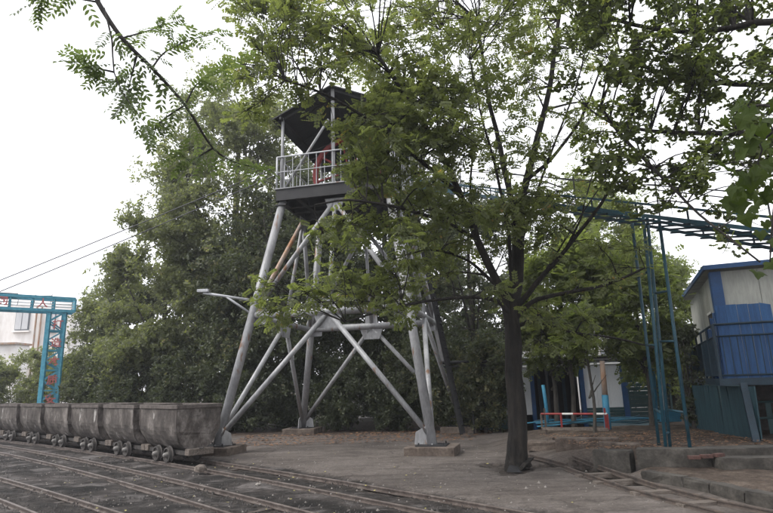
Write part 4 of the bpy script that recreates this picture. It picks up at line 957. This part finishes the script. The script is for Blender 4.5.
# main dark-trunked tree
B0 = Vector((2.33, 11.13, 0))
def A(u, v, Y): return at(u, v, Y)
fork = A(512, 318, 11.1)
limbs = [([(2.36, 11.13, -.08), (2.34, 11.13, .15), A(516, 400, 11.12), A(513, 350, 11.12), fork, A(516, 280, 11.1), A(519, 235, 11.1)], .20, .12),
         ([fork - Vector((0, 0, .25)), A(500, 290, 11.0), A(478, 240, 10.8), A(460, 195, 10.6), A(440, 150, 10.3), A(405, 95, 10.0), A(378, 55, 9.7)], .105, .03),
         ([A(519, 235, 11.1), A(526, 180, 11.2), A(545, 110, 11.2), A(556, 40, 11.2), A(563, -20, 11.2)], .10, .035),
         ([A(519, 245, 11.1), A(505, 170, 11.3), A(487, 90, 11.6), A(478, 20, 11.8)], .08, .03),
         ([fork + Vector((0, 0, .1)), A(535, 285, 10.8), A(565, 250, 10.4), A(600, 205, 10.0), A(625, 160, 9.6)], .07, .02),
         ([fork - Vector((0, 0, .1)), A(530, 303, 10.9), A(560, 294, 10.6), A(605, 285, 10.2), A(645, 268, 9.8)], .065, .018),
         ([fork - Vector((0, 0, .2)), A(535, 322, 11.2), A(575, 333, 11.6), A(615, 338, 12.0), A(655, 348, 12.2)], .05, .015),
         ([fork, A(495, 300, 10.8), A(455, 298, 10.2), A(400, 306, 9.6), A(345, 322, 9.1)], .055, .014),
         ([A(478, 240, 10.8), A(445, 222, 10.2), A(400, 208, 9.5), A(350, 200, 8.9), A(315, 205, 8.5)], .05, .014),
         ([A(460, 195, 10.6), A(420, 160, 10.0), A(370, 120, 9.3), A(320, 92, 8.7), A(285, 80, 8.3)], .05, .015),
         ([A(500, 290, 11.0), A(470, 262, 10.8), A(430, 250, 10.5), A(385, 262, 10.2)], .04, .012),
         ([A(512, 290, 11.0), A(508, 230, 10.6), A(496, 170, 10.2), A(480, 110, 9.9), A(470, 60, 9.6)], .045, .012),
         ([A(519, 250, 11.1), A(535, 200, 10.8), A(548, 160, 10.6), A(575, 90, 10.4), A(590, 30, 10.3)], .04, .012),
         ([A(565, 250, 10.4), A(580, 220, 10.3), A(588, 190, 10.2), A(600, 150, 10.2)], .025, .008), ([A(545, 272, 10.7), A(570, 232, 10.5), A(598, 190, 10.4), A(608, 178, 10.4)], .022, .007),
         ([A(478, 240, 10.8), A(470, 190, 10.9), A(474, 140, 11.0), A(468, 90, 11.1)], .035, .010),
         ([A(440, 150, 10.3), A(437, 110, 10.1), A(445, 70, 10.0), A(440, 30, 9.9)], .03, .010),
         ([A(526, 180, 11.2), A(550, 160, 10.9), A(580, 120, 10.6), A(600, 70, 10.3)], .05, .018)]
main = px_clumps([(352, 470, 85, 215, 9.0, 11.0, 42, .42, 52), (325, 420, 195, 290, 8.8, 10.2, 15, .34, 40), (405, 500, 210, 300, 9.5, 11.5, 13, .38, 42), (262, 340, 230, 320, 8.6, 9.6, 9, .34, 30),
                  (340, 420, 280, 315, 9.0, 10.2, 8, .26, 26),
                  (330, 480, 20, 140, 8.6, 11.8, 46, .46, 46), (236, 350, -15, 110, 8.0, 10.0, 46, .42, 36), (232, 300, 60, 150, 8.2, 9.4, 7, .36, 26), (470, 590, -15, 110, 9.8, 12.2, 30, .46, 36), (345, 520, -40, 30, 8.6, 12, 20, .46, 36),
                  (470, 590, 110, 215, 10, 12, 24, .44, 34), (480, 560, 185, 250, 9.6, 11.8, 15, .40, 44), (540, 640, 240, 330, 9.8, 12.0, 9, .36, 30), (520, 590, 290, 345, 10.4, 12, 8, .32, 26), (265, 335, 110, 175, 8.4, 9.4, 6, .34, 20), (350, 420, 95, 190, 8.8, 9.8, 14, .36, 46)], 3)
g0 = random.Random(5)
for k in range(46): main.append((g0.uniform(-1.0, 6.0), g0.uniform(8.6, 13.5), g0.uniform(9.6, 11.8), .55, 46))
for k in range(30): main.append((g0.uniform(-.5, 5.5), g0.uniform(6.6, 8.8), g0.uniform(7.9, 10.2), .5, 40))
tree('deciduous_tree', 'big dark-trunked tree in the yard right of the tower, crown across the sky', limbs, main, L_MAIN, M['bark'], B0, 'pin', .205, 50, sub=6)

# right-hand tree, trunk just outside the frame
rl = [([(7.3, 7.6, 0), (7.35, 7.6, 2.5), (7.2, 7.7, 4.5), (7.3, 7.8, 7.0), (7.2, 7.7, 9.5)], .2, .07),
      ([(7.2, 7.7, 5.6), A(773, 86, 8.0), A(735, 84, 8.2), A(700, 80, 8.4), A(655, 70, 8.6), A(610, 58, 8.8)], .06, .018),
      ([(7.2, 7.7, 4.9), A(773, 134, 8.0), A(700, 133, 8.3), A(650, 131, 8.5), A(610, 122, 8.7), A(588, 108, 8.8)], .06, .016),
      ([(7.2, 7.7, 6.4), A(773, 22, 7.8), A(735, 27, 8.0), A(690, 32, 8.2), A(630, 24, 8.5), A(590, 8, 8.7), A(565, -15, 8.8)], .07, .02),
      ([A(735, 84, 8.2), A(690, 60, 8.1), A(650, 50, 8.0), A(620, 50, 7.9)], .03, .01),
      ([A(600, 108, 8.7), A(630, 145, 8.4), A(665, 180, 8.0), A(700, 215, 7.6), A(760, 262, 7.0)], .035, .012)]
rc = px_clumps([(590, 775, -25, 60, 7.4, 9.0, 60, .42, 40), (600, 775, 60, 125, 7.5, 9.0, 38, .38, 38), (590, 775, 125, 190, 7.6, 9.0, 36, .36, 36), (615, 720, 185, 222, 7.6, 8.6, 5, .26, 24), (700, 775, 200, 245, 7.2, 8.0, 3, .22, 14), (555, 610, 0, 110, 8.4, 9.2, 12, .36, 22)], 9)
for k in range(60): 
    x_, y_, z_ = g0.uniform(3.8, 10.5), g0.uniform(3.5, 10.5), g0.uniform(5.2, 10.5)
    if x_ / y_ > .86 or (z_ - 1.6) / y_ > .88: rc.append((x_, y_, z_, .5, 40))
tree('deciduous_tree', 'tree beyond the right edge, dark limbs and small leaves crossing the upper right sky', rl, rc, L_RIGHT, M['bark'], (7.3, 7.6, 0), 'brd', .125, 34, sub=5)

# background trees: ellipsoid crowns of uneven clumps
def crown_clumps(c, rx, ry, rz, n, r_, per, seed, hollow=.5, front=True):
    g_ = np.random.default_rng(seed); out = []
    d = unit(g_.normal(size=(n, 3))); 
    if front: d[:, 1] = np.where((d[:, 1] > .35) & (g_.random(n) < .75), -d[:, 1], d[:, 1])
    f = g_.uniform(hollow, 1.0, n) ** .6 * g_.uniform(.85, 1.14, n)
    for k in range(n):
        p = np.array(c) + d[k] * f[k] * np.array([rx, ry, rz])
        if p[2] < .25: p[2] = .25 + g_.uniform(0, .4)
        out.append((*p, r_ * g_.uniform(.65, 1.35), per))
    return out
def bgtree(label, u, v_top, v_bot, Y, ru, n, r_, per, leafm, seed, tpl='clu', size=.28, group='trees behind the yard', tr=.16, cat='tree', name='deciduous_tree', low=.3, lean=0, tone0=.5, ry=None):
    """crown between image rows v_top..v_bot, centred on column u at distance Y, half-width ru pixels"""
    top, bot = at(u, v_top, Y).z, max(.2, at(u, v_bot, Y).z); cx = at(u, (v_top + v_bot) / 2, Y).x; rx = ru / 560 * Y
    rz = (top - bot) / 2; cz = (top + bot) / 2; g_ = random.Random(seed); bx = cx + lean
    lim = [([(bx, Y, -.15), (bx + .1, Y, cz * .4), (cx, Y, cz), (cx + .1, Y, top - rz * .3)], tr, tr * .3)]
    for k in range(5):
        a = g_.uniform(0, 6.28); h = cz * g_.uniform(.35, .85); lim.append(([(bx + (cx - bx) * h / cz, Y, h), (cx + math.cos(a) * rx * .4, Y + math.sin(a) * rx * .35, h + rz * .4), (cx + math.cos(a) * rx * .75, Y + math.sin(a) * rx * .6, h + rz * .75)], tr * .45, tr * .12))
    cl = crown_clumps((cx, Y, cz), rx, ry or rx * .8, rz, n, r_, per, seed)
    return tree(name, label, lim, cl, leafm, M['bark2'], (bx, Y, 0), tpl, size, per, group, twigs=True, cat=cat, sub=6, tone0=tone0)
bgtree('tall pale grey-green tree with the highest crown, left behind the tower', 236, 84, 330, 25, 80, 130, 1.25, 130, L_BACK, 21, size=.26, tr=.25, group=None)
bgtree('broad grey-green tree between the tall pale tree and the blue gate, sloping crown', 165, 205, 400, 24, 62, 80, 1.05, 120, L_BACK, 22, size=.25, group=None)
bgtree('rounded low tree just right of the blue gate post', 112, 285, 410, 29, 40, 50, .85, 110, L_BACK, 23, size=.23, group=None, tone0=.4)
bgtree('dark full tree seen through the legs of the tower', 285, 175, 420, 23.5, 75, 110, 1.15, 120, L_HEDGE, 24, size=.25, tr=.22, group=None, tone0=.65)
bgtree('tall dark tree behind the right half of the tower', 385, 130, 400, 25, 80, 100, 1.2, 120, L_HEDGE, 25, size=.26, tr=.22, group=None, tone0=.7)
bgtree('dark tree behind the fork of the big yard tree', 470, 190, 400, 23, 62, 70, 1.0, 110, L_HEDGE, 26, size=.24, group=None, tone0=.7)
bgtree('yellow-green feathery tree above the blue runway, right of the big trunk', 600, 182, 330, 24, 40, 70, .85, 130, L_PALE, 27, tpl='fin', size=.33, group=None)
bgtree('yellow-green small tree with twisted stem left of the trestle', 560, 235, 352, 16.5, 46, 60, .62, 80, L_PALE, 28, tpl='pin', size=.26, tr=.08, group=None, tone0=.35)
bgtree('small tree with forked blue-painted trunk just left of the trestle legs', 636, 245, 375, 15.4, 34, 48, .60, 70, L_PALE, 29, tpl='pin', size=.25, tr=.09, group=None, tone0=.25)
bgtree('pale tree showing between the trestle and the hut roof', 664, 250, 400, 21, 30, 50, .7, 90, L_PALE, 30, size=.2, group=None, tone0=.4)
bgtree('thin dark-stemmed tree in front of the white shed opening', 582, 300, 358, 13.9, 26, 12, .32, 32, L_PALE, 31, tpl='pin', size=.24, tr=.05, group=None, tone0=.2)
bgtree('slender dark-stemmed tree in front of the shed, next to the big trunk', 547, 300, 375, 17, 34, 24, .5, 45, L_MAIN, 32, tpl='pin', size=.26, tr=.09, group=None, tone0=.3)
bgtree('dense dark tree filling the gap right of the white shed', 668, 320, 415, 24, 50, 40, .8, 110, L_HEDGE, 33, size=.24, group=None)
# hedge and bushes
bgtree('far dark tree between the low round tree and the tall pale tree', 150, 270, 410, 31, 60, 60, 1.1, 110, L_HEDGE, 61, size=.28, group=None, tone0=.7)
bgtree('far dark tree straight behind the left rear tower foot', 270, 250, 425, 30, 70, 80, 1.2, 110, L_HEDGE, 62, size=.28, group=None, tone0=.6)
bgtree('far dark tree glimpsed behind the tower between its right legs', 400, 250, 425, 29.5, 80, 80, 1.2, 110, L_HEDGE, 63, size=.28, group=None, tone0=.6)
def bush(label, u, v_top, Y, ru, n, r_, per, leafm, seed, group='bushes behind the yard', tone0=.45, size=.2, tpl='clu'):
    top = at(u, v_top, Y).z; cx = at(u, v_top, Y).x; rx = ru / 560 * Y
    g_ = random.Random(seed); lim = [([(cx, Y, -.1), (cx, Y, top * .4), (cx + .1, Y, top * .7)], .05, .02)]
    for k in range(5):
        a = g_.uniform(0, 6.28); lim.append(([(cx, Y, .05), (cx + math.cos(a) * rx * .4, Y + math.sin(a) * rx * .3, top * .4), (cx + math.cos(a) * rx * .7, Y + math.sin(a) * rx * .5, top * .75)], .035, .012))
    cl = crown_clumps((cx, Y, top * .46), rx, rx * .7, top * .54, n, r_, per, seed, .35)
    return tree('leafy_bush', label, lim, cl, leafm, M['bark2'], (cx, Y, 0), tpl, size, per, group, cat='bush', sub=6, tone0=tone0)
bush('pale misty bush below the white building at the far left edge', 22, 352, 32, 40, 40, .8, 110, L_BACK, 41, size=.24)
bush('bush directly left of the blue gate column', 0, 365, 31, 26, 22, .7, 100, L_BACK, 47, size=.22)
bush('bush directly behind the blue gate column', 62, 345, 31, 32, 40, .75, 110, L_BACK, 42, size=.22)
bush('dark bush behind the third and fourth mine carts', 104, 352, 25, 28, 45, .7, 110, L_HEDGE, 43, tone0=.6)
bush('dark bush behind the second mine cart', 145, 345, 23.5, 40, 50, .75, 110, L_HEDGE, 44, tone0=.6)
bush('dark bush behind the nearest mine cart', 195, 340, 22.5, 40, 55, .75, 110, L_HEDGE, 45, tone0=.55)
bush('dark bush to the right of the nearest mine cart, left of the rear tower foot', 250, 345, 22.3, 36, 50, .7, 110, L_HEDGE, 46, tone0=.5)
bush('dark bush right behind the left rear tower foot', 305, 350, 22.8, 34, 45, .65, 110, L_HEDGE, 48, tone0=.45)
bush('low dark bush under the middle of the tower', 350, 358, 21.5, 34, 45, .6, 100, L_HEDGE, 49, tone0=.45)
bush('dark bush behind the right front tower leg', 398, 350, 20.8, 32, 45, .6, 100, L_HEDGE, 50, tone0=.5)
bush('green bush between the tower and the dark tree trunk', 445, 345, 19.6, 30, 45, .55, 90, L_HEDGE, 51, tone0=.75)
bush('tall green bush just left of the dark tree trunk', 480, 335, 18.8, 28, 50, .55, 90, L_HEDGE, 52, tone0=.8)
bush('scraggy leafy climber by the hut corner, over the blue boards', 678, 312, 14.2, 9, 12, .35, 60, L_HEDGE, 53, tone0=.5, size=.14)

# ------------------------------------------------------------------ overhanging near branch, upper left: every compound leaf an object
def leaf_mesh(name, m, nl=13, L=.34, w=.017, l=.085, seed=0):
    g_ = random.Random(seed); vs = []; fs = []; tn = []
    def add(v, f, t):
        o = len(vs); vs.extend(v); fs.extend([tuple(i + o for i in q) for q in f]); tn.extend([t] * len(v))
    for k in range(6):
        x0, x1 = L * k / 6, L * (k + 1) / 6; z0, z1 = -.25 * x0 * x0 / L, -.25 * x1 * x1 / L; add([(x0, -.0016, z0), (x1, -.0016, z1), (x1, .0016, z1), (x0, .0016, z0)], [(0, 1, 2, 3)], .2)
    for k in range(nl):
        last = k == nl - 1; x = L * (1.0 if last else .22 + .74 * (k // 2) / ((nl - 1) / 2 - 1)); a = 0 if last else (1 if k % 2 else -1) * g_.uniform(.85, 1.1); c, s = math.cos(a), math.sin(a)
        ll = l * g_.uniform(.8, 1.1); ww = w * g_.uniform(.85, 1.15); z = -.25 * x * x / L; dr = g_.uniform(.1, .4)
        pts = [(0, 0, 0), (.3, .85, .12), (.6, 1, .16), (.85, .5, .1), (1, 0, 0), (.85, -.5, .1), (.6, -1, .16), (.3, -.85, .12), (.5, 0, -.05)]
        v = []
        for a_, b_, h in pts:
            lx, ly = a_ * ll, b_ * ww; v.append((x + lx * c - ly * s, lx * s + ly * c, z + h * ww - dr * a_ * a_ * ll))
        add(v, [(0, 8, 1), (1, 8, 2), (2, 8, 3), (3, 8, 4), (4, 8, 5), (5, 8, 6), (6, 8, 7), (7, 8, 0)], g_.uniform(.25, .85))
    me = bpy.data.meshes.new(name); me.from_pydata(vs, [], fs); a = me.attributes.new('tone', 'FLOAT', 'POINT'); a.data.foreach_set('value', tn); me.materials.append(m); me.polygons.foreach_set('use_smooth', [True] * len(fs)); return me
def palm_mesh(name, m, size=.15, seed=0):
    """broad five-lobed leaf"""
    g_ = random.Random(seed); out = [(0, 0)]
    lob = [(-2.5, .45), (-2.0, .66), (-1.6, .60), (-1.2, .95), (-.95, .74), (-.62, .72), (-.33, .84), (0, 1.12), (.33, .84), (.62, .72), (.95, .74), (1.2, .95), (1.6, .60), (2.0, .66), (2.5, .45)]
    ring = [(0, -.03, 0)]
    for a, r_ in lob:
        r_ *= g_.uniform(.92, 1.08); ring.append((r_ * math.cos(a) + .05, r_ * math.sin(a), g_.uniform(-.04, .04) - .18 * r_ * r_))
    vs = [(x * size, y * size, (z + abs(y) * .28 - .12 * x * x) * size) for x, y, z in ring] + [(.32 * size, 0, .05 * size)]; n = len(ring); c = n
    fs = [(k, (k + 1) % n, c) for k in range(n)]
    vs += [(-.55 * size, -.012 * size, .06 * size), (-.55 * size, .012 * size, .06 * size), (0.0, .014 * size, .01 * size), (0.0, -.014 * size, .01 * size)]; o = n + 1; fs.append((o, o + 1, o + 2, o + 3))
    me = bpy.data.meshes.new(name); me.from_pydata(vs, [], fs); t_ = g_.uniform(.2, .8); a = me.attributes.new('tone', 'FLOAT', 'POINT'); a.data.foreach_set('value', [t_] * len(vs)); me.materials.append(m); return me
def put_leaf(me, p, d, up, s, parent):
    d = Vector(d).normalized(); r_ = Vector(up).cross(d)
    if r_.length < .05: r_ = Vector((0, 1, 0)).cross(d)
    r_.normalize(); u = d.cross(r_); o = bpy.data.objects.new('leaf', me); col.objects.link(o); o.parent = parent
    o.matrix_local = Matrix.Translation(Vector(p) - Vector(parent.location)) @ Matrix((d, r_, u)).transposed().to_4x4() @ Matrix.Scale(s, 4)
    return o
NY = 5.2
ov = thing('overhanging_tree', 'nearby tree reaching in from the upper left, one arching bough with feathery compound leaves', 'tree', (-7.6, 4.6, 0))
MB().tube(smooth_path([(-7.6, 4.6, -.1), (-7.5, 4.6, 2.5), (-7.2, 4.7, 4.6), (-6.5, 4.8, 6.2)], 12), [.19, .18, .17, .165, .16, .15, .14, .13, .12, .11, .10, .09, .085][:13], 12).build('trunk', M['bark'], ov, smooth=True)
bough = smooth_path([(-6.5, 4.8, 6.2), (-4.8, 4.95, 6.5), A(78, -38, NY), A(98, 2, NY), A(122, 38, NY), A(152, 68, NY + .1), A(185, 105, NY + .2), A(213, 148, NY + .4), A(238, 163, NY + .5), A(262, 168, NY + .6)], 36)
MB().tube(bough, [.045 + (.005 - .045) * (k / (len(bough) - 1)) ** .7 for k in range(len(bough))], 8).build('bough', M['bark'], ov, smooth=True)
twl = [[A(104, 8, NY), A(112, 40, NY - .1), A(114, 72, NY - .2), A(126, 98, NY - .3), A(146, 124, NY - .3)], [A(98, 2, NY), A(74, -2, NY), A(52, -4, NY - .1), A(38, 2, NY - .1)], [A(152, 68, NY + .1), A(165, 52, NY + .3), A(190, 40, NY + .4), A(215, 34, NY + .5)],
       [A(185, 105, NY + .2), A(196, 85, NY + .3), A(212, 75, NY + .4), A(232, 66, NY + .5)], [A(137, 55, NY), A(131, 78, NY + .1), A(127, 98, NY + .1)], [A(213, 148, NY + .4), A(190, 160, NY + .3), A(178, 150, NY + .2)],
       [A(122, 38, NY), A(150, 30, NY + .3), A(172, 22, NY + .4)], [A(185, 105, NY + .2), A(165, 118, NY + .1), A(155, 128, NY)], [A(114, 72, NY - .2), A(98, 68, NY - .2), A(88, 62, NY - .2)]]
paths = [bough[12:]]
for w in twl:
    sp = smooth_path(w, 10); MB().tube(sp, [.011 + (.003 - .011) * k / (len(sp) - 1) for k in range(len(sp))], 6).build('twig', M['bark'], ov, smooth=True); paths.append(sp)
LM = [leaf_mesh('leaf', L_NEAR, 13, .27, .013, .068, 1), leaf_mesh('leaf', L_NEAR, 11, .24, .014, .072, 2), leaf_mesh('leaf', L_NEAR, 15, .30, .013, .066, 3), leaf_mesh('leaf', L_NEAR, 9, .20, .014, .070, 4)]
rl_ = random.Random(77)
for pi_, sp in enumerate(paths):
    n = 34 if pi_ == 0 else 20
    for k in range(n):
        f = (k + rl_.random()) / n; f = .12 + .88 * f; i = min(int(f * (len(sp) - 1)), len(sp) - 2); p = sp[i].lerp(sp[i + 1], f * (len(sp) - 1) - i); d = (sp[i + 1] - sp[i]).normalized()
        a = (1 if k % 2 else -1) * rl_.uniform(.5, 1.3); r_ = d.cross(Vector((0, 0, 1))).normalized(); dd = d * math.cos(a) + r_ * math.sin(a) + Vector((rl_.uniform(-.3, .3), rl_.uniform(-.3, .3), rl_.uniform(-.55, .25)))
        put_leaf(LM[rl_.randrange(4)], p, dd, (rl_.uniform(-.6, .6), rl_.uniform(-.6, .6), 1), rl_.uniform(.75, 1.15), ov)

# ------------------------------------------------------------------ broad-leaved branch at the right, each leaf an object
bt = thing('broadleaf_tree', 'nearby tree at the right edge with large dark lobed leaves hanging into view', 'tree', (4.6, 3.0, 0))
MB().tube(smooth_path([(4.6, 3.0, -.1), (4.55, 3.0, 2), (4.3, 3.1, 4), (4.1, 3.2, 5.6)], 12), [.14 - .007 * k for k in range(13)], 12).build('trunk', M['bark'], bt, smooth=True)
bw_ = [[(4.4, 3.05, 3.3), (3.7, 3.3, 3.75), A(775, 130, 3.7), A(762, 150, 3.7), A(752, 185, 3.7)], [A(790, 120, 3.6), A(778, 180, 3.6), A(772, 230, 3.6), A(770, 262, 3.6)], [A(785, 110, 3.7), A(760, 105, 3.8), A(735, 112, 3.9)]]
PMs = [palm_mesh('leaf', L_BROAD, .13, s) for s in range(6)]
for w in bw_:
    sp = smooth_path(w, 10); MB().tube(sp, [.014 + (.004 - .014) * k / (len(sp) - 1) for k in range(len(sp))], 6).build('twig', M['bark'], bt, smooth=True)
spots = []
for k in range(95): spots.append((rl_.uniform(722, 790), rl_.uniform(100, 205)))
spots = [s for s in spots if s[0] > 742 - (s[1] - 100) * .1 or rl_.random() < .55] + [(773, 215), (765, 222), (780, 240), (757, 272), (770, 262), (776, 275), (745, 215), (760, 232)]
for u, v in spots:
    Y = rl_.uniform(3.4, 4.2); put_leaf(PMs[rl_.randrange(6)], A(u, v, Y), (rl_.uniform(-1, .4), rl_.uniform(-.6, .6), rl_.uniform(-1.1, -.1)), (rl_.uniform(-1, 1), rl_.uniform(-1.3, .5), rl_.uniform(.0, 1.2)), rl_.uniform(.38, .74), bt)

# ------------------------------------------------------------------ misty air
hz = bpy.data.meshes.new('haze'); hb = MB().box((0, 22, 9.5), (110, 70, 22.2)); hz.from_pydata(hb.v, [], hb.f)
ho = bpy.data.objects.new('haze', hz); col.objects.link(ho); ho['kind'] = 'stuff'; ho['label'] = 'thin pale mist hanging in the air'
hm = bpy.data.materials.new('mist'); hm.use_nodes = True; hm.node_tree.nodes.clear()
vo_ = hm.node_tree.nodes.new('ShaderNodeVolumePrincipled'); vo_.inputs['Color'].default_value = (.93, .95, 1, 1); vo_.inputs['Density'].default_value = .0012; vo_.inputs['Anisotropy'].default_value = .3
mo_ = hm.node_tree.nodes.new('ShaderNodeOutputMaterial'); hm.node_tree.links.new(vo_.outputs[0], mo_.inputs['Volume']); hz.materials.append(hm)
